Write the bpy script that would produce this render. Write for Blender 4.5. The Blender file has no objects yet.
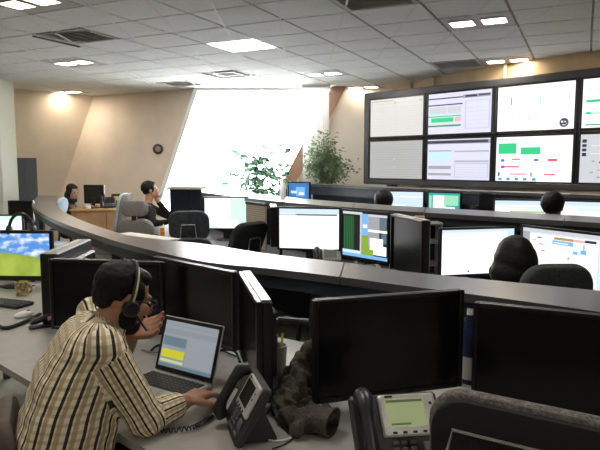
import bpy, bmesh, math, random
from mathutils import Vector, Matrix, Euler, noise
random.seed(7)
scene = bpy.context.scene
C = scene.collection
R = math.radians
# ------------------------------------------------------------------ camera, sky, exposure
F, CAM_H, HOR = 590.0, 1.6, 164.0
PITCH = math.atan((225 - HOR) / F)
cd = bpy.data.cameras.new('camera'); cd.sensor_width = 36; cd.lens = F / 600 * 36; cd.clip_start = .02
cam = bpy.data.objects.new('camera', cd); C.objects.link(cam)
cam.location = (0, 0, CAM_H); cam.rotation_euler = (math.pi / 2 - PITCH, 0, 0)
scene.camera = cam
vs = scene.view_settings
vs.view_transform = 'Standard'; vs.look = 'None'; vs.gamma = 1; vs.use_curve_mapping = False
vs.exposure = 0.15
SKY = 32.0
LAMP_W = 17.0
w = bpy.data.worlds.new('world'); scene.world = w; w.use_nodes = True
bg = w.node_tree.nodes['Background']; bg.inputs[0].default_value = (.93, .97, 1, 1); bg.inputs[1].default_value = SKY

def ray(px, py):
    u = (px - 300) / F; v = -(py - 225) / F
    return (u, math.cos(PITCH) + v * math.sin(PITCH), -math.sin(PITCH) + v * math.cos(PITCH))
def P(px, py, z):                      # the point of a sight line at height z
    d = ray(px, py); t = (z - CAM_H) / d[2]
    return Vector((d[0] * t, d[1] * t, z))
def Q(px, py, Y):                      # the point of a sight line at distance Y
    d = ray(px, py); t = Y / d[1]
    return Vector((d[0] * t, Y, CAM_H + d[2] * t))

# window portal: the daylight comes through the big window at the far end
HC = 2.88
pl = bpy.data.lights.new('window_portal', 'AREA'); pl.shape = 'RECTANGLE'; pl.size = 3.2; pl.size_y = 2.4
pl.cycles.is_portal = True
po = bpy.data.objects.new('window_portal', pl); C.objects.link(po)
po.location = (-1.1, 10.32, 1.65); po.rotation_euler = (R(-90), 0, 0)

# ------------------------------------------------------------------ materials
MATS = {}
def mat(name, col, rough=.6, metal=0, emit=0, var=.06, scale=30, bump=0, bscale=200, spec=.5, trans=0, ecol=None):
    if name in MATS: return MATS[name]
    m = bpy.data.materials.new(name); m.use_nodes = True; MATS[name] = m
    nt = m.node_tree; b = nt.nodes['Principled BSDF']
    b.inputs['Roughness'].default_value = rough; b.inputs['Metallic'].default_value = metal
    b.inputs['Specular IOR Level'].default_value = spec
    b.inputs['Base Color'].default_value = (*col, 1)
    tc = nt.nodes.new('ShaderNodeTexCoord')
    if var:
        n = nt.nodes.new('ShaderNodeTexNoise'); n.inputs['Scale'].default_value = scale; n.inputs['Detail'].default_value = 4
        nt.links.new(tc.outputs['Object'], n.inputs['Vector'])
        r = nt.nodes.new('ShaderNodeValToRGB')
        r.color_ramp.elements[0].position = .3; r.color_ramp.elements[1].position = .7
        r.color_ramp.elements[0].color = (*[max(0, c * (1 - var * 2)) for c in col], 1)
        r.color_ramp.elements[1].color = (*[min(1, c * (1 + var)) for c in col], 1)
        nt.links.new(n.outputs['Fac'], r.inputs['Fac']); nt.links.new(r.outputs['Color'], b.inputs['Base Color'])
    if bump:
        n2 = nt.nodes.new('ShaderNodeTexNoise'); n2.inputs['Scale'].default_value = bscale
        nt.links.new(tc.outputs['Object'], n2.inputs['Vector'])
        bp = nt.nodes.new('ShaderNodeBump'); bp.inputs['Strength'].default_value = bump; bp.inputs['Distance'].default_value = .01
        nt.links.new(n2.outputs['Fac'], bp.inputs['Height']); nt.links.new(bp.outputs['Normal'], b.inputs['Normal'])
    if emit:
        b.inputs['Emission Color'].default_value = (*(ecol or col), 1); b.inputs['Emission Strength'].default_value = emit
    if trans: b.inputs['Transmission Weight'].default_value = trans
    return m
def glow(name, col, s=1.0):            # a lit pixel area of a screen
    if name in MATS: return MATS[name]
    m = bpy.data.materials.new(name); m.use_nodes = True; MATS[name] = m
    b = m.node_tree.nodes['Principled BSDF']
    b.inputs['Base Color'].default_value = (.02, .02, .02, 1); b.inputs['Roughness'].default_value = .35
    b.inputs['Emission Color'].default_value = (*col, 1); b.inputs['Emission Strength'].default_value = s
    return m
def stripes(name, base, line, pitch, frac, axis='Z', emit=0, rough=.6):   # ruled lines for tables, vents and fabric ribs
    if name in MATS: return MATS[name]
    m = bpy.data.materials.new(name); m.use_nodes = True; MATS[name] = m
    nt = m.node_tree; b = nt.nodes['Principled BSDF']; b.inputs['Roughness'].default_value = rough
    tc = nt.nodes.new('ShaderNodeTexCoord'); sx = nt.nodes.new('ShaderNodeSeparateXYZ')
    nt.links.new(tc.outputs['Object'], sx.inputs[0])
    d = nt.nodes.new('ShaderNodeMath'); d.operation = 'DIVIDE'; d.inputs[1].default_value = pitch
    f = nt.nodes.new('ShaderNodeMath'); f.operation = 'FRACT'
    g = nt.nodes.new('ShaderNodeMath'); g.operation = 'LESS_THAN'; g.inputs[1].default_value = frac
    mx = nt.nodes.new('ShaderNodeMix'); mx.data_type = 'RGBA'
    mx.inputs[6].default_value = (*base, 1); mx.inputs[7].default_value = (*line, 1)
    nt.links.new(sx.outputs[axis], d.inputs[0]); nt.links.new(d.outputs[0], f.inputs[0]); nt.links.new(f.outputs[0], g.inputs[0])
    nt.links.new(g.outputs[0], mx.inputs[0])
    if emit:
        b.inputs['Base Color'].default_value = (.02, .02, .02, 1)
        nt.links.new(mx.outputs[2], b.inputs['Emission Color']); b.inputs['Emission Strength'].default_value = emit
    else: nt.links.new(mx.outputs[2], b.inputs['Base Color'])
    return m
def plaid():
    m = bpy.data.materials.new('plaid_cotton'); m.use_nodes = True; MATS['plaid'] = m
    nt = m.node_tree; b = nt.nodes['Principled BSDF']; b.inputs['Roughness'].default_value = .9; b.inputs['Specular IOR Level'].default_value = .1
    uv = nt.nodes.new('ShaderNodeUVMap'); uv.uv_map = 'UVMap'
    s = nt.nodes.new('ShaderNodeSeparateXYZ'); nt.links.new(uv.outputs[0], s.inputs[0])
    def band(axis, pitch, off, frac):
        a = nt.nodes.new('ShaderNodeMath'); a.operation = 'MULTIPLY_ADD'; a.inputs[1].default_value = 1 / pitch; a.inputs[2].default_value = off
        f = nt.nodes.new('ShaderNodeMath'); f.operation = 'FRACT'; g = nt.nodes.new('ShaderNodeMath'); g.operation = 'LESS_THAN'; g.inputs[1].default_value = frac
        nt.links.new(s.outputs[axis], a.inputs[0]); nt.links.new(a.outputs[0], f.inputs[0]); nt.links.new(f.outputs[0], g.inputs[0]); return g
    def over(prev, band_, col, amt):
        q = nt.nodes.new('ShaderNodeMath'); q.operation = 'MULTIPLY'; q.inputs[1].default_value = amt; nt.links.new(band_.outputs[0], q.inputs[0])
        mx = nt.nodes.new('ShaderNodeMix'); mx.data_type = 'RGBA'; nt.links.new(q.outputs[0], mx.inputs[0])
        if isinstance(prev, tuple): mx.inputs[6].default_value = (*prev, 1)
        else: nt.links.new(prev.outputs[2], mx.inputs[6])
        mx.inputs[7].default_value = (*col, 1); return mx
    c = over((.90, .82, .64), band('Y', .024, .0, .40), (.52, .39, .22), .5)
    c = over(c, band('X', .035, .44, .32), (.42, .28, .11), .72)
    c = over(c, band('X', .035, 0, .23), (.018, .014, .014), .96)
    nt.links.new(c.outputs[2], b.inputs['Base Color'])
    return m
plaid()
M = mat
beige = M('beige_paint', (.78, .68, .55), .55, var=.03, scale=3)
beige2 = M('cream_paint', (.86, .82, .74), .6, var=.03, scale=3)
warm_lit_wall = M('cream_wall_warm_light', (.50, .36, .20), .5, var=.08, scale=4)  # tan stands in for warm downlights on a cream wall
beige3 = M('pinkish_beige_paint', (.88, .76, .64), .6, var=.03, scale=3)
pillar_m = M('pale_green_white_paint', (.62, .66, .58), .5, var=.03)
floor_m = M('vinyl_floor', (.20, .21, .17), .5, var=.1, scale=12)
tile_m = M('mineral_tile', (.82, .82, .82), .9, var=.05, scale=60, bump=.15, bscale=250)
rail_m = M('white_rail', (.74, .73, .70), .6, var=0)
ledge_m = M('silver_grey_laminate', (.085, .082, .082), .3, var=.05, scale=8)
fascia_m = M('slate_blue_laminate', (.03, .038, .052), .5, var=.05, spec=.25)
navy_m = M('navy_panel', (.014, .017, .03), .75, var=.1, spec=.12)
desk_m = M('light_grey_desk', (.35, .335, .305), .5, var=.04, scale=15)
black_m = M('black_plastic', (.008, .008, .009), .45, var=.1)
bezel_m = M('bezel_black', (.006, .006, .007), .3, var=0)
off_m = M('dark_screen', (.004, .004, .005), .22, var=0, spec=.35)
silver_m = M('silver_plastic', (.62, .60, .57), .35, metal=.3, var=.04)
chrome_m = M('bright_steel', (.75, .75, .75), .2, metal=1, var=0)
white_m = M('white_plastic', (.8, .8, .78), .4, var=.02)
paper_m = M('paper', (.8, .79, .75), .9, var=.02)
chair_grey = M('grey_upholstery', (.10, .098, .10), .95, var=.2, scale=120, bump=.3, bscale=300)
chair_dark = M('charcoal_upholstery', (.022, .024, .028), .9, var=.2, scale=120, bump=.3, bscale=300)
chair_blue = M('pale_blue_cloth_and_light', (.36, .44, .54), .9, var=.05)  # own blue of the far chair; painted bluish light on the grey chair
frame_m = M('video_frame_grey', (.055, .055, .062), .4, var=.08, scale=6)
wood_m = M('oak_veneer', (.45, .27, .12), .5, var=.15, scale=9)
skin_m = M('skin', (.42, .21, .13), .5, var=.06, scale=40)
skin_l = M('skin_pale', (.52, .29, .19), .5, var=.06, scale=40)
hair_m = M('black_hair', (.006, .0055, .0055), .6, var=.3, scale=90, bump=.15, bscale=200, spec=.25)
cloth_black = M('black_cloth', (.012, .012, .014), .9, var=.2, scale=60)
cloth_white = M('white_cloth', (.7, .7, .7), .9, var=.04)
cloth_grey = M('grey_cloth', (.2, .2, .22), .9, var=.08)
jacket_m = M('taupe_jacket', (.085, .070, .057), .95, var=.25, scale=60, bump=.4, bscale=120)
leaf_m = M('leaf_green', (.20, .28, .16), .5, var=.3, scale=8)
leaf_d = M('leaf_dark_green', (.12, .24, .15), .5, var=.3, scale=8)
bark_m = M('bark', (.16, .10, .06), .9, var=.2)
pot_m = M('clay_pot', (.30, .16, .09), .8, var=.1)
def translucent(m, amt=.5):
    nt = m.node_tree; b = nt.nodes['Principled BSDF']; out = nt.nodes['Material Output']; t = nt.nodes.new('ShaderNodeBsdfTranslucent'); mx = nt.nodes.new('ShaderNodeMixShader'); mx.inputs[0].default_value = amt
    t.inputs[0].default_value = b.inputs['Base Color'].default_value
    if b.inputs['Base Color'].links: nt.links.new(b.inputs['Base Color'].links[0].from_socket, t.inputs[0])
    nt.links.new(b.outputs[0], mx.inputs[1]); nt.links.new(t.outputs[0], mx.inputs[2]); nt.links.new(mx.outputs[0], out.inputs[0]); return m
translucent(leaf_m, .45); translucent(leaf_d, .5)
cabinet_m = M('charcoal_metal', (.07, .078, .088), .5, var=.06)
brown_col = M('brown_beam', (.34, .19, .12), .6, var=.08)
lamp_glow = glow('lamp_lens', (1, .95, .86), 9)
lamp_warm = glow('lamp_lens_warm', (1, .86, .66), 9)
W1 = glow('scr_white', (1, 1, 1), 1.15)

# ------------------------------------------------------------------ mesh helpers
class MB:
    def __init__(s): s.v = []; s.f = []; s.m = []; s.mats = []
    def mi(s, m):
        if m is None: return 0
        if m not in s.mats: s.mats.append(m)
        return s.mats.index(m)
    def add(s, vs, fs, m=None, T=None):
        k = len(s.v); i = s.mi(m)
        for q in vs:
            q = Vector(q); s.v.append(tuple(T @ q) if T is not None else tuple(q))
        for f in fs: s.f.append([k + j for j in f]); s.m.append(i)
        return s
    def box(s, c, d, m=None, rot=None, bev=0):
        x, y, z = [q / 2 for q in d]
        T = Matrix.Translation(Vector(c))
        if rot: T = T @ Euler(rot).to_matrix().to_4x4()
        if bev <= 0:
            vs = [(-x, -y, -z), (x, -y, -z), (x, y, -z), (-x, y, -z), (-x, -y, z), (x, -y, z), (x, y, z), (-x, y, z)]
            return s.add(vs, [(0, 3, 2, 1), (4, 5, 6, 7), (0, 1, 5, 4), (1, 2, 6, 5), (2, 3, 7, 6), (3, 0, 4, 7)], m, T)
        b = bev
        vs = []
        for zz, k in ((-z, b), (-z + b, 0), (z - b, 0), (z, b)):
            X, Y = x - k, y - k
            vs += [(-X + b, -Y, zz), (X - b, -Y, zz), (X, -Y + b, zz), (X, Y - b, zz), (X - b, Y, zz), (-X + b, Y, zz), (-X, Y - b, zz), (-X, -Y + b, zz)]
        fs = [tuple(range(7, -1, -1)), tuple(range(24, 32))]
        for l in range(3):
            for i in range(8):
                j = (i + 1) % 8; fs.append((l * 8 + i, l * 8 + j, l * 8 + 8 + j, l * 8 + 8 + i))
        return s.add(vs, fs, m, T)
    def prism(s, poly, z0, z1, m=None, T=None):
        n = len(poly)
        vs = [(p[0], p[1], z0) for p in poly] + [(p[0], p[1], z1) for p in poly]
        fs = [tuple(range(n - 1, -1, -1)), tuple(range(n, 2 * n))]
        fs += [(i, (i + 1) % n, n + (i + 1) % n, n + i) for i in range(n)]
        return s.add(vs, fs, m, T)
    def lathe(s, prof, n=20, m=None, T=None):       # profile (r, z) from bottom to top
        vs = []; fs = []
        for r, z in prof:
            for i in range(n):
                a = 2 * math.pi * i / n; vs.append((r * math.cos(a), r * math.sin(a), z))
        for l in range(len(prof) - 1):
            for i in range(n):
                j = (i + 1) % n; fs.append((l * n + i, l * n + j, (l + 1) * n + j, (l + 1) * n + i))
        fs.append(tuple(range(n - 1, -1, -1))); k = (len(prof) - 1) * n; fs.append(tuple(range(k, k + n)))
        return s.add(vs, fs, m, T)
    def tube(s, pts, r, n=8, m=None, closed=False):
        pts = [Vector(p) for p in pts]; vs = []; fs = []; k = len(pts)
        up = None
        for i, p in enumerate(pts):
            a = pts[(i - 1) % k] if (i > 0 or closed) else p
            b = pts[(i + 1) % k] if (i < k - 1 or closed) else p
            t = (b - a).normalized()
            if up is None: up = t.orthogonal().normalized()
            up = (up - t * up.dot(t))
            up = up.normalized() if up.length > 1e-6 else t.orthogonal().normalized()
            sd = t.cross(up); rr = r[i] if isinstance(r, (list, tuple)) else r
            for j in range(n):
                g = 2 * math.pi * j / n; vs.append(p + (up * math.cos(g) + sd * math.sin(g)) * rr)
        for i in range(k if closed else k - 1):
            i2 = (i + 1) % k
            for j in range(n):
                j2 = (j + 1) % n; fs.append((i * n + j, i * n + j2, i2 * n + j2, i2 * n + j))
        if not closed: fs += [tuple(range(n - 1, -1, -1)), tuple(range((k - 1) * n, k * n))]
        return s.add(vs, fs, m)
    def slab(s, wd, ht, t, r, curve=0, m=None, T=None, n=8, rnd=.35):   # upholstered rounded slab in the xz plane, curved in y
        def loop(k, y):
            o = []
            for cx, cz, a0 in ((1, 1, 0), (-1, 1, 90), (-1, -1, 180), (1, -1, 270)):
                for i in range(n + 1):
                    a = R(a0 + 90 * i / n)
                    x = cx * (wd / 2 - r) + (r - k) * math.cos(a) if r > k else cx * (wd / 2 - r); z = cz * (ht / 2 - r) + (r - k) * math.sin(a) if r > k else cz * (ht / 2 - r)
                    o.append((x, y, z))
            return o
        e = t * rnd; ls = [loop(r * 3, -t / 2), loop(e, -t / 2), loop(e * .3, -t / 2 + e * .3), loop(0, -t / 2 + e), loop(0, t / 2 - e), loop(e * .3, t / 2 - e * .3), loop(e, t / 2), loop(r * 3, t / 2)]
        k = len(ls[0]); vs = [(x, y + curve * x * x, z) for l in ls for x, y, z in l]; fs = []
        for l in range(len(ls) - 1):
            for i in range(k):
                j = (i + 1) % k; fs.append((l * k + i, l * k + j, (l + 1) * k + j, (l + 1) * k + i))
        fs.append(tuple(range(k - 1, -1, -1))); fs.append(tuple(range((len(ls) - 1) * k, len(ls) * k)))
        return s.add(vs, fs, m, T)
    def ball(s, c, rad, m=None, n=12, T=None):
        rad = rad if isinstance(rad, (tuple, list)) else (rad,) * 3; vs = []; fs = []
        h = n // 2
        for i in range(1, h):
            a = math.pi * i / h
            for j in range(n):
                b = 2 * math.pi * j / n
                vs.append((c[0] + rad[0] * math.sin(a) * math.cos(b), c[1] + rad[1] * math.sin(a) * math.sin(b), c[2] + rad[2] * math.cos(a)))
        t = len(vs); vs += [(c[0], c[1], c[2] + rad[2]), (c[0], c[1], c[2] - rad[2])]
        for i in range(h - 2):
            for j in range(n):
                j2 = (j + 1) % n; fs.append((i * n + j, (i + 1) * n + j, (i + 1) * n + j2, i * n + j2))
        for j in range(n):
            j2 = (j + 1) % n; fs.append((t, j, j2)); fs.append((t + 1, (h - 2) * n + j2, (h - 2) * n + j))
        return s.add(vs, fs, m, T)
    def mesh(s, name, m=None):
        me = bpy.data.meshes.new(name); me.from_pydata(s.v, [], s.f)
        ml = s.mats or ([m] if m else [])
        for q in ml: me.materials.append(q)
        if s.mats: me.polygons.foreach_set('material_index', s.m)
        me.update(); return me
    def build(s, name, m=None, parent=None, smooth=False):
        me = s.mesh(name, m)
        if smooth:
            me.polygons.foreach_set('use_smooth', [True] * len(me.polygons)); me.set_sharp_from_angle(angle=R(smooth if smooth is not True else 50))
        o = bpy.data.objects.new(name, me); C.objects.link(o)
        if parent is not None: o.parent = parent
        return o
def tag(o, label, cat, group=None):
    o['label'] = label; o['category'] = cat
    if group: o['group'] = group
    return o
def thing(name, label, cat, loc=(0, 0, 0), rz=0, group=None):
    o = bpy.data.objects.new(name, None); C.objects.link(o); o.empty_display_size = .1
    o.location = loc; o.rotation_euler = (0, 0, rz)
    return tag(o, label, cat, group)
def struct(o): o['kind'] = 'structure'; return o
def part(name, me, parent, loc=(0, 0, 0), rot=(0, 0, 0)):
    o = bpy.data.objects.new(name, me); C.objects.link(o); o.parent = parent; o.location = loc; o.rotation_euler = rot; return o
def catmull(pts, n):
    pts = [Vector(p) for p in pts]; o = []; k = len(pts) - 1
    for i in range(n):
        t = i / (n - 1) * k; j = min(int(t), k - 1); u = t - j
        a = pts[max(j - 1, 0)]; b = pts[j]; c = pts[j + 1]; d = pts[min(j + 2, k)]
        o.append(.5 * ((2 * b) + (c - a) * u + (2 * a - 5 * b + 4 * c - d) * u * u + (3 * b - a - 3 * c + d) * u ** 3))
    return o

# voxel-blended bodies: overlapping tapered limbs remeshed to one continuous skin
def capsule(mb, p0, p1, r0, r1, n=14):
    p0 = Vector(p0); p1 = Vector(p1); ax = p1 - p0; L = ax.length
    if L < 1e-5: return mb.ball(p0, r0, n=n)
    q = ax.to_track_quat('Z', 'Y').to_matrix().to_4x4(); T = Matrix.Translation(p0) @ q
    prof = [(r0 * math.sin(a), -r0 * math.cos(a)) for a in [R(x) for x in (8, 30, 60, 90)]] + [(r1 * math.sin(a), L - r1 * math.cos(a)) for a in [R(x) for x in (90, 120, 150, 172)]]
    return mb.lathe(prof, n, None, T)
def push(me, fn):                      # move every vertex along its normal
    co = [v.co.copy() for v in me.vertices]; no = [v.normal.copy() for v in me.vertices]; buf = []
    for p, q in zip(co, no): buf += list(p + q * fn(p))
    me.vertices.foreach_set('co', buf); me.update()
BAKE = bpy.data.scenes.new('bake_bench')
def bake(name, mb, voxel, smooth, m, parent, disp=0, dscale=10):
    me = mb.mesh(name + '_raw'); o = bpy.data.objects.new(name + '_raw', me); BAKE.collection.objects.link(o)
    r = o.modifiers.new('r', 'REMESH'); r.mode = 'VOXEL'; r.voxel_size = voxel; r.use_smooth_shade = True
    if smooth:
        q = o.modifiers.new('s', 'SMOOTH'); q.factor = .5; q.iterations = smooth
    vl = BAKE.view_layers[0]; vl.update(); dg = vl.depsgraph; me2 = bpy.data.meshes.new_from_object(o.evaluated_get(dg))
    bpy.data.objects.remove(o); bpy.data.meshes.remove(me); me2.name = name; me2.materials.clear(); me2.materials.append(m)
    if disp:
        push(me2, lambda p: disp * (noise.noise(p * dscale) + .5 * noise.noise(p * dscale * 2.3)))
    me2.polygons.foreach_set('use_smooth', [True] * len(me2.polygons)); me2.update()
    ob = bpy.data.objects.new(name, me2); C.objects.link(ob)
    if parent is not None: ob.parent = parent
    return ob
# ------------------------------------------------------------------ the room shell
def wall(name, tl, tr, bl, br, m, thick=.14, out=None):   # quad wall with thickness, leaning edges allowed
    tl, tr, bl, br = [Vector(q) for q in (tl, tr, bl, br)]
    n = (tr - tl).cross(bl - tl).normalized()
    if out is not None and n.dot(Vector(out)) < 0: n = -n
    a = [bl, br, tr, tl]; vs = a + [q + n * thick for q in a]
    o = MB().add(vs, [(0, 1, 2, 3), (7, 6, 5, 4), (0, 4, 5, 1), (1, 5, 6, 2), (2, 6, 7, 3), (3, 7, 4, 0)]).build(name, m)
    return struct(o)
CTOP = HC + .02
fl = struct(MB().box((-1, 4, -.05), (13, 17, .1)).build('floor', floor_m))
corner_t = P(94, 96, HC); cor_b = Vector((corner_t.x - 1.08, corner_t.y, 0))
lt = P(8, 88, HC); dirl = (corner_t - lt).normalized(); lt2 = lt - dirl * 2.2
lb2 = Vector((lt2.x - 1.08, lt2.y, 0))
for q in (corner_t, lt2): q.z = CTOP
wall('wall_left', lt2, corner_t, lb2, cor_b, beige, out=(-1, 1, 0))
s2t = P(197, 87, CTOP); s2b = Vector((s2t.x - 1.03, s2t.y, 0))
wall('wall_back', corner_t, s2t, cor_b, s2b, beige3, out=(0, 1, 0))
col_t = P(337, 87, CTOP); col_b = Vector((col_t.x - 1.5, col_t.y, 0))
cream_r = Vector((1.75, 10.25, CTOP))
wall('wall_far', col_t, cream_r, col_b, Vector((1.75, 10.25, 0)), beige2, out=(0, 1, 0))
# curved cream wall behind the video wall, its tan paints in warm lamp light
wr = [Vector((1.75, 10.25, 0)), P(388, 86, HC), P(430, 76, HC), P(470, 67.5, HC), P(530, 57.5, HC), P(600, 47.5, HC)]
d6 = (wr[-1] - wr[-2]).normalized(); wr.append(wr[-1] + d6 * 1.3); wr.append(wr[-1] + Vector((.2, -6, 0)))
off = Vector((.10, .12, 0))
wr = [wr[0]] + [q + off for q in wr[1:]]
wr_o = [q + Vector((.12, .1, 0)) for q in wr]
mb = MB(); n = len(wr)
vs = [(q.x, q.y, 0) for q in wr] + [(q.x, q.y, CTOP) for q in wr] + [(q.x, q.y, 0) for q in wr_o] + [(q.x, q.y, CTOP) for q in wr_o]
fs = []
for i in range(n - 1):
    fs += [(i, i + 1, n + i + 1, n + i), (2 * n + i + 1, 2 * n + i, 3 * n + i, 3 * n + i + 1)]
mb.add(vs, fs); wall_right = struct(mb.build('wall_right', warm_lit_wall))
for q in (wr[2], wr[3].lerp(wr[4], .55), wr[5], wr[1].lerp(wr[2], .5)):
    o = MB().box((q.x - .02, q.y - .03, 2.78), (.035, .03, .2)).build('cover_strip', M('pale_strip', (.62, .5, .33), .5), wall_right)
# walls beyond the view that close the room
struct(MB().box((-6.6, 3.4, 1.45), (.14, 12.8, 2.9)).build('wall_side', beige))
struct(MB().box((0, -3.05, 1.45), (13.2, .14, 2.9)).build('wall_rear', beige))
struct(MB().box((wr[-1].x + .3, -1.4, 1.45), (.14, 3.4, 2.9)).build('wall_side', beige))
# window between the leaning edges: sill wall, frame, mullions, panes
sill_z = .75
def lean(a, b, z): return b.lerp(a, z / CTOP)
sl, sr = lean(s2t, s2b, sill_z), lean(col_t, col_b, sill_z)
wall('wall_sill', sl, sr, s2b, col_b, beige2, out=(0, 1, 0))
win = MB()
def bar3(mb, a, b, r): mb.tube([a, b], r, 4)
bar3(win, sl, sr, .05); bar3(win, s2t - Vector((0, 0, .03)), col_t - Vector((0, 0, .03)), .05); bar3(win, sl, s2t, .05); bar3(win, sr, col_t, .05)
window = struct(win.build('window_1', white_m))
NP = 4
glass = M('window_glass', (1, 1, 1), .02, var=0, trans=1); glass.node_tree.nodes['Principled BSDF'].inputs['IOR'].default_value = 1.02
for i in range(NP):
    a0 = sl.lerp(sr, i / NP); a1 = sl.lerp(sr, (i + 1) / NP); b0 = s2t.lerp(col_t, i / NP); b1 = s2t.lerp(col_t, (i + 1) / NP)
    MB().add([a0, a1, b1, b0, *[q + Vector((0, .008, 0)) for q in (a0, a1, b1, b0)]], [(0, 1, 2, 3), (7, 6, 5, 4), (0, 4, 5, 1), (1, 5, 6, 2), (2, 6, 7, 3), (3, 7, 4, 0)]).build('pane', glass, window)
    if i == 2: bar3(q := MB(), a0, b0, .016); q.build('mullion', white_m, window)
# leaning brown column beside the window
cl = MB()
a = Vector((col_t.x + .02, col_t.y - .16, CTOP - .02)); b = Vector((col_b.x + .02, col_b.y - .16, 0))
hw = .12
cl.add([(b.x - hw, b.y - .08, 0), (b.x + hw, b.y - .08, 0), (b.x + hw, b.y + .08, 0), (b.x - hw, b.y + .08, 0), (a.x - hw, a.y - .08, a.z), (a.x + hw, a.y - .08, a.z), (a.x + hw, a.y + .08, a.z), (a.x - hw, a.y + .08, a.z)],
       [(0, 3, 2, 1), (4, 5, 6, 7), (0, 1, 5, 4), (1, 2, 6, 5), (2, 3, 7, 6), (3, 0, 4, 7)])
struct(cl.build('glint_1', brown_col))
# white pillar at the left edge
struct(MB().box((-4.93, 9.2, CTOP / 2), (.86, .5, CTOP), bev=.01).build('wall_pillar', pillar_m))
# vertical blind by the window
bl = thing('vertical_blind', 'white vertical slat blind hanging at the right end of the bright window', 'blind', (0, 0, 0))
xs0, xs1 = Q(303, 90, 9.75).x, Q(329, 90, 9.75).x
bl.location = ((xs0 + xs1) / 2, 9.75, .8)
slat_me = MB().box((0, 0, 0), (.085, .003, 1.96)).mesh('slat', translucent(M('blind_fabric', (.85, .85, .84), .8, var=.02), .6))
for i in range(5):
    part('slat', slat_me, bl, (-(xs1 - xs0) / 2 + .04 + i * (xs1 - xs0 - .08) / 4, 0, 1.02), (0, 0, R(12)))
MB().box((0, 0, 2.05), (xs1 - xs0 + .05, .05, .05), bev=.005).build('headrail', white_m, bl)

# ------------------------------------------------------------------ suspended ceiling: tiles, rails, lights, vents
TH = R(25.7); A = Vector((math.sin(TH), math.cos(TH))); B = Vector((math.cos(TH), -math.sin(TH)))
SS, ST, T0 = .622, .556, 4.27
def cell(p): return (math.floor(p.x * B.x + p.y * B.y) if 0 else math.floor((p.x * B.x + p.y * B.y) / SS), math.floor((p.x * A.x + p.y * A.y - T0) / ST))
def cell_c(i, j):
    s = (i + .5) * SS; t = T0 + (j + .5) * ST
    return Vector((B.x * s + A.x * t, B.y * s + A.y * t, HC))
ceil_o = struct(MB().box((-1, 4, CTOP + .05), (13, 17, .1)).build('ceiling', M('plenum', (.5, .5, .48), .9)))
ceil_o.location = (0, 0, 0)
room_poly = [(-6.5, -3), (-6.5, lt2.y), (lt2.x, lt2.y), (corner_t.x, corner_t.y), (s2t.x, s2t.y), (col_t.x, col_t.y), (1.75, 10.25)] + [(q.x, q.y) for q in wr[1:]] + [(wr[-1].x, -3)]
def inside(x, y):
    c = False; k = len(room_poly)
    for i in range(k):
        x1, y1 = room_poly[i]; x2, y2 = room_poly[(i + 1) % k]
        if (y1 > y) != (y2 > y) and x < (x2 - x1) * (y - y1) / (y2 - y1) + x1: c = not c
    return c
fix = {}
for k, v in dict(l1=(478, 21.5), l2=(503, 58), l3=(324, 72), l4=(377, 86), l5=(77, 62.5), l6=(73, 91), l7=(66, 1), l8=(241, 45.5), v1=(392, 3), v2=(450, 62), v3=(58, 36), v4=(228, 72), v5=(182, 83)).items():
    p = P(*v, HC); fix[cell(p)] = (k, p)
for k, (x, y) in dict(b1=(-.9, 2.2), b2=(1.2, 2.9), b3=(-2.9, 2.6), b4=(.6, -.2), b5=(-2.4, -.4)).items():
    fix[cell(Vector((x, y, 0)))] = (k, Vector((x, y, HC)))
tile_me = MB().box((0, 0, .006), (SS - .02, ST - .02, .012), bev=.004).mesh('tile', tile_m)
rest = MB(); cells = []
for i in range(-16, 16):
    for j in range(-20, 14):
        c = cell_c(i, j)
        hit = [inside(c.x + sx * .0 + dx, c.y + dy) for dx, dy, sx in ((0, 0, 0), (.3, .1, 0), (-.3, -.1, 0), (.1, -.3, 0), (-.1, .3, 0), (.28, .28, 0), (-.28, -.28, 0), (.28, -.28, 0), (-.28, .28, 0))]
        if any(hit): cells.append((c.y, i, j, c))
cells.sort(key=lambda q: abs(q[3].x) * .9 + abs(q[0] - 7))
nt_ = 0
for y, i, j, c in cells:
    if (i, j) in fix: continue
    vis = c.y > 3.2
    if vis and nt_ < 285:
        o = part('tile', tile_me, ceil_o, (c.x, c.y, HC), (0, 0, -TH)); nt_ += 1
    else:
        T = Matrix.Translation(c) @ Matrix.Rotation(-TH, 4, 'Z'); x, q = SS / 2 - .01, ST / 2 - .01
        rest.add([(-x, -q, 0), (x, -q, 0), (x, q, 0), (-x, q, 0), (-x, -q, .012), (x, -q, .012), (x, q, .012), (-x, q, .012)], [(0, 3, 2, 1), (4, 5, 6, 7), (0, 1, 5, 4), (1, 2, 6, 5), (2, 3, 7, 6), (3, 0, 4, 7)], None, T)
o = rest.build('tile_field', tile_m, ceil_o); o['kind'] = 'stuff'
def clip_line(p, d):
    run = []; t = -16
    while t < 16:
        q = (p.x + d.x * t, p.y + d.y * t)
        if inside(*q): run.append(t)
        t += .05
    return (run[0], run[-1]) if len(run) > 6 else None
for i in range(-15, 16):
    p = Vector((B.x * i * SS, B.y * i * SS)); r = clip_line(p, A)
    if r:
        m0 = p + A * ((r[0] + r[1]) / 2)
        MB().box((0, 0, .0), (.017, r[1] - r[0], .012)).build('rail', rail_m, ceil_o).location = (m0.x, m0.y, HC + .0035); ceil_o.children[-1].rotation_euler = (0, 0, -TH)
for j in range(-20, 14):
    p = A * (T0 + j * ST); r = clip_line(p, B)
    if r:
        m0 = p + B * ((r[0] + r[1]) / 2)
        MB().box((0, 0, .0), (r[1] - r[0], .015, .010)).build('rail', rail_m, ceil_o).location = (m0.x, m0.y, HC + .004); ceil_o.children[-1].rotation_euler = (0, 0, -TH)
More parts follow.
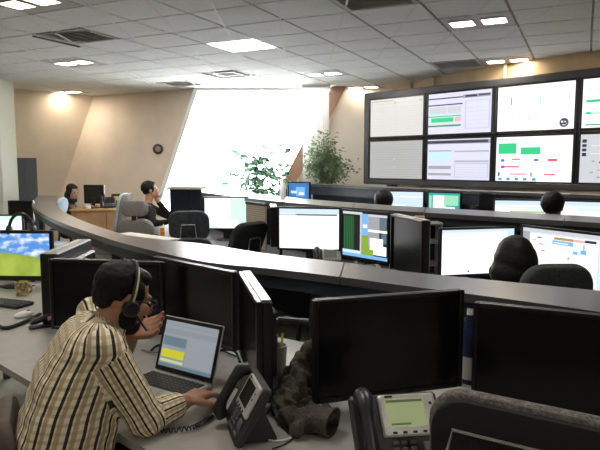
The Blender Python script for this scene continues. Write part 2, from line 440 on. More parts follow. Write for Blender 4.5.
LBL = dict(l1='twin-lens ceiling light nearest above the right half of the video wall', l2='twin-lens ceiling light at the top edge of the wall screen with green ticks',
           l3='twin-lens ceiling light in front of the window, above the ficus', l4='twin-lens warm ceiling light at the left end of the video wall',
           l5='middle twin-lens ceiling light of the left row, above the tall grey cabinet', l6='farthest ceiling light by the leaning left wall corner',
           l7='warm twin-lens ceiling light cut by the top edge at left', l8='large square ceiling light panel glowing near the window',
           b1='ceiling light above the near desk, out of view', b2='ceiling light above the right end of the near desk, out of view', b3='ceiling light above the far left desk, out of view', b4='ceiling light behind the photographer on the right', b5='ceiling light behind the photographer on the left')
VBL = dict(v1='large slatted ceiling vent at the top edge of the picture', v2='slatted ceiling vent above the second wall screen', v3='slatted ceiling vent at upper left with a hinged edge open',
           v4='small dark ceiling vent beside the bright window', v5='far slatted ceiling vent over the leaning wall')
lens_me = MB().box((0, 0, 0), (.20, .20, .014), bev=.006).mesh('lens', lamp_glow); lens_w = MB().box((0, 0, 0), (.20, .20, .014), bev=.006).mesh('lens', lamp_warm)
for (i, j), (k, p) in fix.items():
    c = cell_c(i, j)
    if k[0] in 'lb':
        warm = k in ('l4', 'l2', 'l7', 'l6'); t = thing('ceiling_light', LBL[k], 'ceiling light', c, -TH, 'recessed ceiling lights')
        if k == 'l8':
            MB().box((0, 0, .008), (SS - .02, ST - .02, .014), bev=.004).build('housing', white_m, t)
            MB().box((0, 0, -.002), (SS - .08, ST - .08, .01), bev=.004).build('diffuser', lamp_glow, t)
            L = bpy.data.lights.new('lamp', 'AREA'); L.shape = 'RECTANGLE'; L.size = .5; L.size_y = .45; L.energy = LAMP_W * 2
        else:
            MB().box((0, 0, .008), (SS - .02, ST - .02, .014), bev=.004).build('housing', M('lamp_housing', (.5, .49, .47), .5), t)
            for sx in (-.14, .14):
                part('lens', lens_w if warm else lens_me, t, (sx, 0, -.002))
                MB().tube([(sx + .105 * ca, .105 * cb, -.004) for ca, cb in ((-1, -1), (1, -1), (1, 1), (-1, 1))], .006, 6, closed=True).build('lens_ring', rail_m, t)
            L = bpy.data.lights.new('lamp', 'AREA'); L.shape = 'RECTANGLE'; L.size = .48; L.size_y = .2; L.energy = LAMP_W
        L.energy *= {'l4': .1, 'l6': .45, 'l2': .45, 'l5': 1.6, 'l7': 1.4}.get(k, 1)
        if k[0] == 'b': L.energy *= .62
        L.color = (1, .86, .68) if warm else (1, .95, .88)
        lo = bpy.data.objects.new('lamp', L); C.objects.link(lo); lo.parent = t; lo.location = (0, 0, -.02)
    else:
        t = thing('ceiling_vent', VBL[k], 'vent', c, -TH, 'ceiling air vents')
        big = 1.0
        fw, fh = (SS - .02, ST - .02) if k != 'v4' else (.36, .32)
        MB().box((0, 0, .014), (fw - .03, fh - .03, .008)).build('backing', M('vent_dark', (.12, .12, .12), .8) if k in ('v4', 'v3') else M('vent_mid', (.4, .39, .38), .8), t)
        fr = MB()
        for sx in (-1, 1): fr.box((sx * (fw / 2 - .02), 0, .004), (.04, fh, .016)); fr.box((0, sx * (fh / 2 - .02), .004), (fw - .08, .04, .016))
        fr.build('frame', M('vent_frame', (.42, .41, .39), .5), t)
        sm = MB().box((0, 0, 0), (fw - .09, .016, .003)).mesh('slat', M('vent_slat', (.62, .61, .58), .5))
        ns = 9
        for q in range(ns): part('slat', sm, t, (0, -fh / 2 + .06 + q * (fh - .12) / (ns - 1), .004), (R(35), 0, 0))
        if k == 'v3': MB().box((-.36, .05, -.012), (.03, .6, .01)).build('hinged_edge', M('vent_edge', (.12, .11, .1), .5), t)
# ------------------------------------------------------------------ video wall
def col(name, c, s=1.0): return glow(name, c, s)
G = {'w': W1, 'lav': col('s_lav', (.62, .60, .86), .95), 'lav2': col('s_lav2', (.72, .72, .90), 1), 'cream': col('s_cream', (.78, .77, .71), .9), 'pgrey': col('s_pgrey', (.50, .50, .47), .9),
     'navy': col('s_navy', (.03, .03, .08), .8), 'grn': col('s_green', (.02, .62, .25), 1), 'lgrn': col('s_lgreen', (.35, .75, .5), 1), 'dgrn': col('s_dgreen', (.01, .30, .12), .9), 'red': col('s_red', (.80, .06, .10), 1), 'pink': col('s_pink', (.85, .45, .5), 1),
     'grey': col('s_grey', (.40, .41, .45), .9), 'lgrey': col('s_lgrey', (.68, .69, .73), .9), 'cyan': col('s_cyan', (.58, .80, .90), 1), 'teal': col('s_teal', (.03, .42, .40), .9), 'blue': col('s_blue', (.05, .22, .55), .9), 'sky': col('s_sky', (.20, .48, .88), 1),
     'lblue': col('s_lblue', (.66, .80, .93), 1), 'grass': col('s_grass', (.28, .45, .05), .9), 'grass2': col('s_grass2', (.38, .52, .09), .9), 'cloud': col('s_cloud', (.85, .92, 1), 1), 'blk': col('s_black', (.01, .012, .012), .5), 'green_txt': col('s_gtxt', (.02, .22, .06), .8), 'yel': col('s_yellow', (.65, .62, .03), .8),
     'olive': col('s_olive', (.55, .60, .35), .9), 'mint': col('s_mint', (.70, .92, .82), 1), 'white2': col('s_w2', (.88, .96, .95), 1.1), 'dim': col('s_dim', (.36, .42, .46), .6), 'steel': col('s_steel', (.16, .24, .30), .7), 'dim2': col('s_dim2', (.30, .35, .38), .8), 'dim3': col('s_dim3', (.42, .46, .50), .62), 'brown': col('s_brown', (.5, .32, .12), .9)}
def screen_mesh(wd, ht, bgk, items, name='screen'):
    """flat lit print of a screen in the xz plane, facing -y"""
    mb = MB()
    def quad(u0, v0, u1, v1, m, d):
        x0, x1 = (u0 - .5) * wd, (u1 - .5) * wd; z0, z1 = (v0 - .5) * ht, (v1 - .5) * ht
        mb.add([(x0, d, z0), (x1, d, z0), (x1, d, z1), (x0, d, z1)], [(0, 1, 2, 3)], m)
    quad(0, 0, 1, 1, G.get(bgk, bgk), 0)
    for k, it in enumerate(items):
        if it[0] == 'disc':
            _, u, v, r, mk = it; n_ = 18; d = -.0004 - k * .00003
            mb.add([((u - .5) * wd + r * math.cos(2 * math.pi * i / n_), d, (v - .5) * ht + r * math.sin(2 * math.pi * i / n_)) for i in range(n_)], [tuple(range(n_))], G[mk]); continue
        m = G.get(it[4], it[4]) if isinstance(it[4], str) else it[4]
        quad(it[0], it[1], it[2], it[3], m, -.0004 - k * .00003)
    return mb.mesh(name)
def rows(u0, u1, v0, v1, n, k, h): return [(u0, v0 + (v1 - v0) * i / n, u1, v0 + (v1 - v0) * i / n + h, k) for i in range(n)]
VD = Vector((.717, -.697, 0)); VN = Vector((-.697, -.717, 0))    # along the wall to the right, and out into the room
sc_ = 590 / 540
p0 = Q(370.8, 140, 8.45 * sc_)
PW, PH, GP = 0.99, .575, .088
# direction fitted so that the third screen ends where the photograph shows it
p1 = Q(574, 131, 6.42 * sc_)
VD = (p1 - p0); VD.z = 0; span = VD.length; VD.normalize(); VN = Vector((VD.y, -VD.x, 0))
if VN.y > 0: VN = -VN
GP = span * .0285; PW = (span - 2 * GP) / 3
vyaw = math.atan2(VD.y, VD.x)
zmid = 1.977
vw = thing('video_wall', 'large dark grey video wall of bright display panels along the right wall', 'video wall', (p0.x, p0.y, 0), vyaw)
TW = 4 * PW + 3 * GP; mg = .12
ztop, zbot = 2.57, 1.385
hh = (ztop - zbot - .075) / 2
cab = MB()
cab.box((TW / 2, .13, (2.685 + 1.29) / 2), (TW + 2 * mg, .22, 2.685 - 1.29), frame_m)
cab.box((TW / 2, -.0, (2.685 + ztop) / 2 + .01), (TW + 2 * mg, .06, 2.685 - ztop - .02), frame_m, bev=.008)
cab.box((TW / 2, -.0, (zbot + 1.29) / 2 - .01), (TW + 2 * mg, .06, zbot - 1.29 - .02), frame_m, bev=.008)
for x in (-mg / 2 - .01, TW + mg / 2 + .01): cab.box((x, 0, (2.685 + 1.29) / 2), (mg - .02, .06, 1.39), frame_m, bev=.008)
cab.build('cabinet', frame_m, vw)
for sx in (.3, TW - .3): MB().box((sx, .16, .64), (.12, .12, 1.28)).build('post', frame_m, vw)
tick = lambda u, v, k, w=.008, h=.16: (u, v, u + w, v + h, k)
emb = [('disc', .88, .135, .058, 'grey'), ('disc', .88, .135, .050, 'navy'), (.845, .135, .865, .175, 'w'), (.872, .14, .905, .17, 'lgrey'), (.86, .075, .9, .10, 'lgrey'), (.905, .10, .918, .13, 'lgrey')]
cont = {
 (0, 1): ('cream', rows(.02, .98, .05, .82, 13, 'lgrey', .012) + [(.02, .93, .45, .95, 'grey'), (.02, .86, .98, .88, 'lgrey'), (.46, .84, .50, .92, 'olive'), (.92, .88, .97, .93, 'olive'), (.5, .05, .504, .85, 'lgrey'), (.25, .05, .253, .85, 'lgrey'), (.75, .05, .753, .85, 'lgrey')]),
 (0, 0): ('pgrey', rows(.02, .98, .04, .96, 14, 'grey', .014) + [(.46, .3, .5, .32, 'pink'), (.46, .5, .5, .52, 'pink')]),
 (1, 1): ('lav2', [(0, .86, .56, .89, 'navy'), (.56, .84, .98, .92, 'grey'), (.6, .86, .78, .91, 'navy'), (.8, .87, .98, .91, 'navy'), (0, .70, .56, .73, 'navy'), (.02, .5, .3, .66, 'lgrey'), (.32, .5, .54, .66, 'lgrey'), (.0, .42, .54, .45, 'grn'), (.05, .29, .42, .40, 'grn'), (.44, .29, .54, .4, 'pink'), (.0, .18, .54, .22, 'dgrn'), (.6, .1, .98, .78, 'lav'), (.62, .12, .96, .76, 'lav2'), (.79, .12, .793, .76, 'lgrey')] + rows(.62, .96, .2, .7, 5, 'lgrey', .012)),
 (1, 0): ('lav2', [(0, .88, 1, .98, 'grey'), (0, .90, .97, .965, 'navy'), (.02, .45, .4, .72, 'cyan'), (.02, .70, .4, .73, 'grey'), (.02, .26, .4, .34, 'grey'), (.02, .1, .4, .16, 'grey'), (.45, .68, .98, .71, 'grey'), (.45, .44, .98, .47, 'grey'), (.45, .06, .98, .42, 'lav'), (.47, .08, .96, .38, 'lav2')] + rows(.47, .96, .12, .36, 4, 'lgrey', .012)),
 (2, 1): ('w', [tick(u, v, k) for u, v, k in ((.08, .60, 'lgrn'), (.18, .58, 'red'), (.30, .58, 'grn'), (.42, .58, 'grn'), (.57, .56, 'grn'), (.69, .62, 'lgrn'), (.80, .62, 'lgrn'), (.93, .62, 'grn'), (.08, .2, 'lgrn'), (.18, .2, 'lgrn'), (.30, .2, 'lgrn'), (.42, .2, 'grn'))] + [tick(.181, .58, 'red', .014, .18)] + [(.05, .50, .5, .505, 'lgrey'), (.55, .46, .88, .465, 'lgrey')] + emb),
 (2, 0): ('w', [(0, .93, .27, .97, 'lblue'), (.03, .62, .28, .86, 'grn'), (.34, .60, .60, .76, 'grn')] + rows(.06, .43, .1, .5, 8, 'lblue', .012) + rows(.5, .93, .1, .5, 8, 'lblue', .012) + [(.22, .48, .34, .51, 'red'), (.12, .31, .33, .34, 'red'), (.2, .145, .42, .17, 'red'), (.70, .45, .82, .50, 'red'), (.6, .44, .82, .455, 'pink'), (.66, .14, .8, .17, 'red'), (.3, .16, .42, .18, 'pink'),
          (.07, .44, .12, .5, 'blue'), (.07, .29, .12, .35, 'blue'), (.03, .1, .06, .2, 'blue'), (.48, .1, .5, .2, 'blue'), (.52, .45, .58, .5, 'blue'), (.03, .3, .05, .5, 'lblue'), (.48, .25, .5, .5, 'lblue')] + [(u, .015, u + .05, .075, 'teal') for u in (.04, .155, .27, .385, .505)]),
 (3, 1): ('w', [(.04, .76, .4, .775, 'lgrn'), (.04, .52, .4, .575, 'grn'), (.04, .28, .1, .33, 'grn'), (.04, .285, .4, .305, 'grn'), (.04, .05, .4, .075, 'dgrn'), (.5, .2, .9, .8, 'lgrn')]),
 (3, 0): ('lgrey', [(.02, .83, .07, .9, 'navy'), (.02, .74, .07, .8, 'navy'), (.02, .65, .07, .71, 'navy'), (.02, .55, .07, .62, 'navy'), (.12, .76, .6, .765, 'w'), (.12, .6, .6, .605, 'w'), (.14, .43, .17, .46, 'grey'), (.22, .40, .26, .44, 'steel'), (.12, .2, .16, .23, 'grey'), (.2, .25, .24, .27, 'grey'), (.3, .3, .35, .34, 'grey'), (.2, .1, .24, .13, 'grey')]),
}
for i in range(4):
    for j in range(2):
        cx = i * (PW + GP) + PW / 2; cz = zbot + hh / 2 + j * (hh + .075)
        d = MB()
        for sx in (-1, 1): d.box((cx + sx * (PW / 2 + GP / 4), 0, cz), (GP / 2 - .004, .05, hh + .07), bev=.004)
        for sz in (-1, 1): d.box((cx, 0, cz + sz * (hh / 2 + .016)), (PW, .05, .032), bev=.004)
        o = d.build('display_panel', bezel_m, vw)
        bgk, it = cont[(i, j)]
        s = part('screen', screen_mesh(PW, hh, bgk, it), o, (cx, -.012, cz))

# ------------------------------------------------------------------ curved counters
def counter(name, label, near, far, z, parts=5, fascia=.1, panel=None, panel_m=None, n=60, posts=(), top_m=None):
    top_m = top_m or ledge_m
    N = catmull([(q.x, q.y, 0) for q in near], n); Fp = catmull([(q.x, q.y, 0) for q in far], n)
    base = N[n // 2]; t = thing(name, label, 'counter', (base.x, base.y, 0))
    N = [q - base for q in N]; Fp = [q - base for q in Fp]
    def strip(a, b, z0, z1, i0, i1):
        vs = []; fs = []
        for i in range(i0, i1 + 1): vs += [(a[i].x, a[i].y, z0), (b[i].x, b[i].y, z0), (b[i].x, b[i].y, z1), (a[i].x, a[i].y, z1)]
        k = i1 - i0
        for i in range(k):
            o = i * 4
            for e in range(4): fs.append((o + e, o + (e + 1) % 4, o + 4 + (e + 1) % 4, o + 4 + e))
        fs += [(3, 2, 1, 0), (k * 4, k * 4 + 1, k * 4 + 2, k * 4 + 3)]
        return MB().add(vs, fs)
    cuts = [round(q) for q in parts] if isinstance(parts, (list, tuple)) else [round(i * (n - 1) / parts) for i in range(parts + 1)]
    def shrink(a, b, k): return [p.lerp(q, k) for p, q in zip(a, b)]
    N2, F2 = shrink(N, Fp, .012), shrink(N, Fp, .988)
    for i0, i1 in zip(cuts[:-1], cuts[1:]):
        o = strip(N, Fp, z - .035, z, i0, i1)
        # a hair of a joint at the end of every top panel
        for q in range(4):
            e = len(o.v) - 4 + q; v = Vector(o.v[e]); prev = Vector(o.v[e - 4]); o.v[e] = tuple(v + (prev - v).normalized() * .006)
        o.build('ledge_top', top_m, t)
    a, b = shrink(N, Fp, .06), shrink(N, Fp, .14)
    strip(a, b, z - .035 - fascia, z - .035, 0, n - 1).build('fascia', fascia_m, t, smooth=30)
    if panel is not None:
        a, b = shrink(N, Fp, .35), shrink(N, Fp, .5)
        for i0, i1 in zip(cuts[:-1], cuts[1:]): strip(a, b, panel, z - .035, i0, i1).build('partition', panel_m or navy_m, t)
    for i in posts:
        p = N[i].lerp(Fp[i], .3); MB().box((p.x, p.y, (z - .035) / 2), (.06, .06, z - .035)).build('post', fascia_m, t)
    return t, base, N, Fp
Z1 = 1.10
n1 = [(38, 195.5), (32, 204), (38, 211), (60, 222), (100, 236), (130, 245), (200, 261), (270, 268.5), (345, 277.5), (400, 285), (500, 298), (600, 312), (700, 328)]
f1 = [(57.5, 195.5), (56, 202), (59, 208), (75, 217.5), (112, 231), (140, 237), (205, 244), (270, 254), (350, 263), (402, 271), (502, 281), (602, 291), (702, 302)]
near1 = [P(x, y, Z1) for x, y in n1]; far1 = [P(x, y, Z1) for x, y in f1]
counter('ring_counter', 'long curved silver-grey counter ledge sweeping through the middle of the room', near1, far1, Z1, parts=[0, 18, 39, 59], fascia=.065, posts=(3, 22, 39, 52))
Z2 = 1.22
n2 = [(172, 189), (200, 192), (250, 198.5), (300, 203.5), (350, 207.5), (400, 211), (500, 217), (600, 223), (700, 230)]
f2 = [(182, 186.8), (210, 188), (257, 193.5), (303, 198.5), (352, 202.5), (402, 206), (502, 211.5), (602, 217), (702, 223)]
counter('ring_counter', 'second curved counter ledge, bright with window light, behind the lit monitors', [P(x, y, Z2) for x, y in n2], [P(x, y, Z2) for x, y in f2], Z2, parts=6, fascia=.06, panel=.0)
Z3 = 1.297
n3 = [(309, 184.2), (340, 185.2), (375, 187), (420, 189), (470, 191), (530, 193), (600, 195.5), (680, 199)]
f3 = [(309, 182), (341, 183.2), (376, 184.8), (421, 186.5), (471, 188.2), (531, 190), (601, 192), (681, 195)]
counter('ring_counter', 'far dark console counter with a thin silver ledge right below the video wall', [P(x, y, Z3) for x, y in n3], [P(x, y, Z3) + Vector((.17, .22, 0)) for x, y in n3], Z3, parts=5, fascia=.12, panel=0)

def worktop(name, label, poly, z, m, legs, thick=.03):
    c = Vector((sum(p[0] for p in poly) / len(poly), sum(p[1] for p in poly) / len(poly), 0))
    t = thing(name, label, 'desk', c)
    MB().prism([(p[0] - c.x, p[1] - c.y) for p in poly], z - thick, z, m).build('top', m, t)
    for x, y in legs: MB().box((x - c.x, y - c.y, (z - thick) / 2), (.05, .05, z - thick), bev=.005).build('leg', cabinet_m, t)
    return t
DZ = .74
N1 = catmull([(q.x, q.y, 0) for q in near1], 40)
e0 = P(0, 364, DZ); e1 = P(147, 450, DZ); ed = (e1 - e0)
edge = [(e0 - ed * 1.6), e0, e0 + ed * .5, e1, e1 + ed * .35 + Vector((.02, -.02, 0)), Vector((.15, 1.40, 0)), Vector((.5, 1.12, 0)), Vector((1.2, .72, 0))]
inner = [q + Vector((.05, .06, 0)) for q in N1[12:39]]
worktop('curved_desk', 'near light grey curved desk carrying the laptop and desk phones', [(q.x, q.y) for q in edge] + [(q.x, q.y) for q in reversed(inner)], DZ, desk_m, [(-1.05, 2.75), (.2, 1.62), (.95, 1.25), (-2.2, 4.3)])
N2c = catmull([P(x, y, Z2) for x, y in n2], 30)
def offs(c, d0, d1):
    a = []; b = []
    for i, q in enumerate(c):
        t = (c[min(i + 1, len(c) - 1)] - c[max(i - 1, 0)]); t.z = 0; t.normalize(); nn = Vector((t.y, -t.x, 0))
        if nn.dot(Vector((-.6, -1, 0))) < 0: nn = -nn
        a.append((q.x + nn.x * d0, q.y + nn.y * d0)); b.append((q.x + nn.x * d1, q.y + nn.y * d1))
    return a, b
a_, b_ = offs(N2c, -.06, .75)
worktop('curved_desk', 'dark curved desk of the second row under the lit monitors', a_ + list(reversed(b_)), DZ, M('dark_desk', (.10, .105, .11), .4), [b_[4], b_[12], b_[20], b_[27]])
N3c = catmull([P(x, y, Z3) for x, y in n3], 24)
a_, b_ = offs(N3c, -.05, .75)
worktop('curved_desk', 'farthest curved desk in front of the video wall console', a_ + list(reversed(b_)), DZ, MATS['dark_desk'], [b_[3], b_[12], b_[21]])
# ------------------------------------------------------------------ monitors
def monitor(label, L, Rt, zb, zt, content=None, th=.05, desk=DZ, bez=.016, chin=0, glint=False, group='desktop monitors', body_m=None, tilt=0):
    """L, Rt: ends of the panel as its user sees them; the screen faces the user"""
    L = Vector((L[0], L[1], 0)); Rt = Vector((Rt[0], Rt[1], 0)); d = Rt - L; wd = d.length; c = (L + Rt) / 2
    yaw = math.atan2(d.y, d.x); ht = zt - zb; cz = (zt + zb) / 2 - desk
    t = thing('monitor', label, 'monitor', (c.x, c.y, desk), yaw, group); bm = body_m or bezel_m
    sh = MB(); sh.box((0, th * .35, cz), (wd, th * .5, ht), bev=.006); sh.box((0, th * .75, cz), (wd * .72, th * .5, ht * .72), bev=.012)
    sh.build('back_shell', black_m, t)
    f = MB(); x0 = wd / 2; zlo, zhi = -ht / 2 + bez + chin, ht / 2 - bez
    f.box((-x0 + bez / 2, 0, cz), (bez, th * .3, ht), bev=.003); f.box((x0 - bez / 2, 0, cz), (bez, th * .3, ht), bev=.003)
    f.box((0, 0, cz + ht / 2 - bez / 2), (wd - 2 * bez, th * .3, bez), bev=.003); f.box((0, 0, cz - ht / 2 + (bez + chin) / 2), (wd - 2 * bez, th * .3, bez + chin), bev=.003)
    f.build('bezel', bm, t)
    sw, shh = wd - 2 * bez, zhi - zlo; sc = cz + (zhi + zlo) / 2
    if content is None: MB().box((0, .004, sc), (sw, .006, shh)).build('screen', off_m, t)
    else: part('screen', screen_mesh(sw, shh, content[0], content[1]), t, (0, .001, sc))
    if glint: MB().box((0, th * .33, cz + ht / 2 + .002), (wd * .96, th * .46, .004), bev=.001).build('top_glint', silver_m, t)  # silver strip stands in for the glint on a monitor's top edge
    nb = MB(); top = max(cz - ht * .2, .08); nb.box((0, th * 1.0, top / 2 + .01), (.07, .025, top), bev=.006)
    nb.build('stand_neck', black_m, t)
    MB().lathe([(.11, 0), (.11, .008), (.09, .014), (.03, .018)], 20).build('base', black_m, t, smooth=30).location = (0, th * .6, 0)
    MB().box((wd / 2 - .05, -th * .16, cz - ht / 2 + (bez + chin) * .5), (.008, .003, .004)).build('power_light', M('led_dark', (.05, .05, .05), .4), t)
    return t
def T2(px, py, z): q = P(px, py, z); return (q.x, q.y)
zt = 1.13
A_l, A_r = T2(49, 258.5, zt), T2(163, 262, zt)
monitor('switched-off black monitor directly behind the head of the man in plaid', A_l, A_r, .77, zt, glint=False)
B_l = (-.76, 3.0); B_r = T2(234, 272, zt)
monitor('switched-off black monitor standing behind the open laptop', B_l, B_r, .77, zt)
C_f, C_n = T2(234, 270.5, 1.135), T2(259.5, 302, 1.135)
monitor('black monitor turned edge-on, a glint painted silver along its top, beside the near desk phone', (C_f[0] + .03, C_f[1] - .02), C_n, .775, 1.135, glint=True, th=.075)
D_f, D_n = T2(80, 239, zt), T2(43, 254, zt)
monitor('thick black monitor turned edge-on between the hill wallpaper screen and the plaid man', D_f, D_n, .75, zt, th=.12)
E_l, E_r = T2(314, 300, 1.15), T2(464, 289.5, 1.15)
monitor('large switched-off black monitor in the middle foreground above the crumpled jacket', E_l, E_r, .79, 1.15)
F_l = T2(474, 302, 1.13); F_r = T2(600, 315, 1.13); fd = (Vector(F_r) - Vector(F_l)); fd = fd.normalized() * .58
monitor('switched-off black monitor at the right edge behind the foreground chair', F_l, (F_l[0] + fd.x, F_l[1] + fd.y), .77, 1.13)
# hill wallpaper
hill = [(0, .0, 1, .42, 'grass'), (0, .42, .72, .46, 'grass2'), (0, .46, .4, .50, 'grass2'), (0, .1, 1, .22, 'grass2')]
cl_ = []
for u, v, a, h in ((.05, .80, .22, .07), (.02, .74, .12, .05), (.18, .88, .3, .04), (.38, .62, .14, .06), (.42, .66, .1, .05), (.70, .57, .28, .08), (.75, .64, .18, .07), (.84, .9, .15, .07), (.86, .70, .12, .06), (.55, .58, .12, .04), (.9, .82, .1, .04), (.5, .84, .16, .05), (.66, .54, .3, .04)): cl_ += [(u, v, u + a, v + h, 'cloud'), (u + a * .15, v + h * .8, u + a * .7, v + h * 1.4, 'lblue')]
def wallpaper():
    m = bpy.data.materials.new('hill_wallpaper'); m.use_nodes = True; nt = m.node_tree; b = nt.nodes['Principled BSDF']
    b.inputs['Base Color'].default_value = (.02, .02, .02, 1); b.inputs['Roughness'].default_value = .35; b.inputs['Emission Strength'].default_value = .95
    def N(t, **k):
        n = nt.nodes.new(t)
        for a, v in k.items(): setattr(n, a, v)
        return n
    tc = N('ShaderNodeTexCoord'); mp = N('ShaderNodeMapping'); mp.inputs['Scale'].default_value = (9, 1, 19); nt.links.new(tc.outputs['Object'], mp.inputs[0])
    no = N('ShaderNodeTexNoise'); no.inputs['Scale'].default_value = 1.3; no.inputs['Detail'].default_value = 5; nt.links.new(mp.outputs[0], no.inputs['Vector'])
    r = N('ShaderNodeValToRGB'); e = r.color_ramp.elements; e[0].position = .46; e[0].color = (.09, .30, .78, 1); e[1].position = .66; e[1].color = (.85, .93, 1, 1); nt.links.new(no.outputs['Fac'], r.inputs[0])
    n2 = N('ShaderNodeTexNoise'); n2.inputs['Scale'].default_value = 6; nt.links.new(tc.outputs['Object'], n2.inputs['Vector'])
    g = N('ShaderNodeValToRGB'); e = g.color_ramp.elements; e[0].position = .35; e[0].color = (.20, .33, .03, 1); e[1].position = .65; e[1].color = (.42, .52, .08, 1); nt.links.new(n2.outputs['Fac'], g.inputs[0])
    sx = N('ShaderNodeSeparateXYZ'); nt.links.new(tc.outputs['Object'], sx.inputs[0])
    a = N('ShaderNodeMath', operation='SINE'); q = N('ShaderNodeMath', operation='MULTIPLY_ADD'); q.inputs[1].default_value = 7; q.inputs[2].default_value = 2.6; nt.links.new(sx.outputs['X'], q.inputs[0]); nt.links.new(q.outputs[0], a.inputs[0])
    h = N('ShaderNodeMath', operation='MULTIPLY_ADD'); h.inputs[1].default_value = .022; h.inputs[2].default_value = -.005; nt.links.new(a.outputs[0], h.inputs[0])
    lt_ = N('ShaderNodeMath', operation='LESS_THAN'); nt.links.new(sx.outputs['Z'], lt_.inputs[0]); nt.links.new(h.outputs[0], lt_.inputs[1])
    mx = N('ShaderNodeMix', data_type='RGBA'); nt.links.new(lt_.outputs[0], mx.inputs[0]); nt.links.new(r.outputs[0], mx.inputs[6]); nt.links.new(g.outputs[0], mx.inputs[7])
    nt.links.new(mx.outputs[2], b.inputs['Emission Color']); return m
XPZ = 1.14; xr = T2(52, 230.5, 1.14); xl = (xr[0] - .54, xr[1] + .02)
monitor('monitor showing a blue sky and green hill wallpaper at the left edge', xl, xr, .785, XPZ, content=(wallpaper(), []), bez=.022, chin=.012)
# second row, left to right
monitor('bright pale green screen left of the tilted chair on the second row', T2(203, 196.5, 1.235), T2(248, 196.5, 1.235), .86, 1.235, content=('white2', [(.62, .3, .8, .98, 'mint'), (.8, .0, 1, 1, 'mint'), (0, 0, .3, .08, 'mint')]))
eo = T2(272, 205.5, 1.24)
monitor('black monitor seen edge-on between the tilted chair and the wide white screen', (eo[0] - .02, eo[1] + .25), (eo[0] + .01, eo[1] - .18), .9, 1.24, th=.08)
s1l, s1r = T2(277.5, 206.5, 1.25), T2(341, 207.5, 1.25)
monitor('wide blank white screen with a thin dark toolbar in the middle of the room', s1l, s1r, .89, 1.25, content=('w', [(0, .88, 1, 1, 'lblue'), (0, .83, .27, .87, 'lgrey'), (.27, .83, .97, .875, 'grey'), (.3, .835, .97, .865, 'steel')]))
s2l, s2r = T2(341.5, 208.5, 1.25), T2(390, 212.5, 1.25)
monitor('angled screen with green columns on black beside windows over a hill wallpaper', s2l, s2r, .87, 1.25, content=('blk', [(.0, .94, .45, 1, 'lgrey'), (.04, .06, .36, .93, 'blk')] + [(u, .14, u + .02, .9, 'green_txt') for u in (.03, .07, .11, .15, .19, .23)] + [(.0, .0, 1, .07, 'sky'), (.0, .07, .43, .14, 'lblue'), (.40, .07, .43, .95, 'lgrey'), (.43, .5, .58, .97, 'sky'), (.43, .07, .7, .5, 'grass'), (.46, .66, .56, .74, 'cloud'), (.58, .92, .98, .97, 'lgrey'), (.58, .62, .82, .92, 'grey'), (.82, .62, .97, .92, 'steel'), (.58, .59, .98, .64, 'w'), (.58, .3, .82, .59, 'grey'), (.86, .36, .97, .58, 'steel'), (.62, .2, .9, .46, 'w'), (.7, .1, .97, .3, 'w')]))
wl, wn = T2(392, 214, 1.25), T2(409, 222, 1.25)
monitor('tall dark monitor turned sideways right of the green column screen', wl, (wl[0] + .12, wl[1] - .5), .85, 1.25, th=.08, glint=True)
s3l, s3r = T2(440, 228, 1.17), T2(516.5, 226, 1.17)
monitor('nearly blank white screen in front of the dark-haired person on the right', s3l, s3r, .83, 1.17, content=('w', [(0, .93, 1, 1, 'lblue'), (0, .90, .6, .92, 'lblue'), (.9, .5, 1, .93, 'lblue'), (.36, .04, .385, .07, 'navy'), (.368, .07, .378, .1, 'grey')]))
s4l = T2(521.5, 224.5, 1.19); s4r = T2(606, 234, 1.19)
monitor('pale blue diagram screen with a dark banner at the right edge of the second row', s4l, s4r, .82, 1.19, content=('lblue', [(.1, .05, .95, .9, 'w'), (0, .93, 1, 1, 'lgrey'), (0, 0, .1, .93, 'grey'), (.4, .74, .66, .82, 'sky'), (.42, .765, .6, .78, 'w'), (.42, .83, .66, .88, 'brown'), (.66, .83, .82, .88, 'pink'), (.80, .84, .93, .89, 'navy'), (.2, .82, .26, .85, 'steel'), (.22, .70, .28, .72, 'steel'), (.25, .58, .31, .60, 'steel'), (.13, .76, .19, .8, 'lgrey'), (.66, .6, .72, .66, 'sky'), (.75, .62, .82, .70, 'sky'), (.78, .68, .80, .8, 'sky'), (.6, .5, .62, .54, 'grey'), (.58, .48, .66, .5, 'lgrey'), (.4, .64, .62, .65, 'lgrey'), (.4, .7, .7, .71, 'lgrey')]))
# third row
r3 = [('pale blue lit screen right of the dark head under the video wall', (386, 190.2), (424.5, 190.8), ('lblue', [(0, .8, 1, .83, 'w'), (0, .6, 1, .62, 'cyan'), (.0, .0, .5, .5, 'w'), (.4, .4, 1, .44, 'cloud')])),
      ('narrow teal desktop screen with two white windows under the video wall', (427.5, 191.2), (461.5, 192.2), ('teal', [(.14, .2, .55, .92, 'mint'), (.5, .55, .95, .92, 'lgrn'), (.18, .3, .5, .88, 'white2'), (.36, .1, .85, .5, 'white2'), (.02, .1, .1, .9, 'lgrn')])),
      ('long pale screen with a brown streak left of the white-collared person', (493.5, 198.8), (548, 199.5), ('white2', [(0, .86, 1, 1, 'lblue'), (.1, .75, .9, .8, 'mint'), (.3, .6, 1, .66, 'olive'), (.6, .7, 1, .75, 'mint')])),
      ('pale screen with a thin brown line right of the white-collared person', (556, 199.6), (611, 201), ('white2', [(0, .86, 1, 1, 'lblue'), (.1, .5, .55, .54, 'brown'), (.4, .7, 1, .8, 'mint')]))]
for k, (lb, a, b, ctt) in enumerate(r3):
    zz = 1.285 if k < 2 else 1.262
    monitor(lb, T2(*a, zz), T2(*b, zz), .94, zz, content=ctt)
q = T2(466, 191.5, 1.285)
monitor('dark monitor turned sideways between the teal desktop and the long pale screen', (q[0], q[1]), (q[0] + .20, q[1] - .44), .94, 1.285, th=.06)
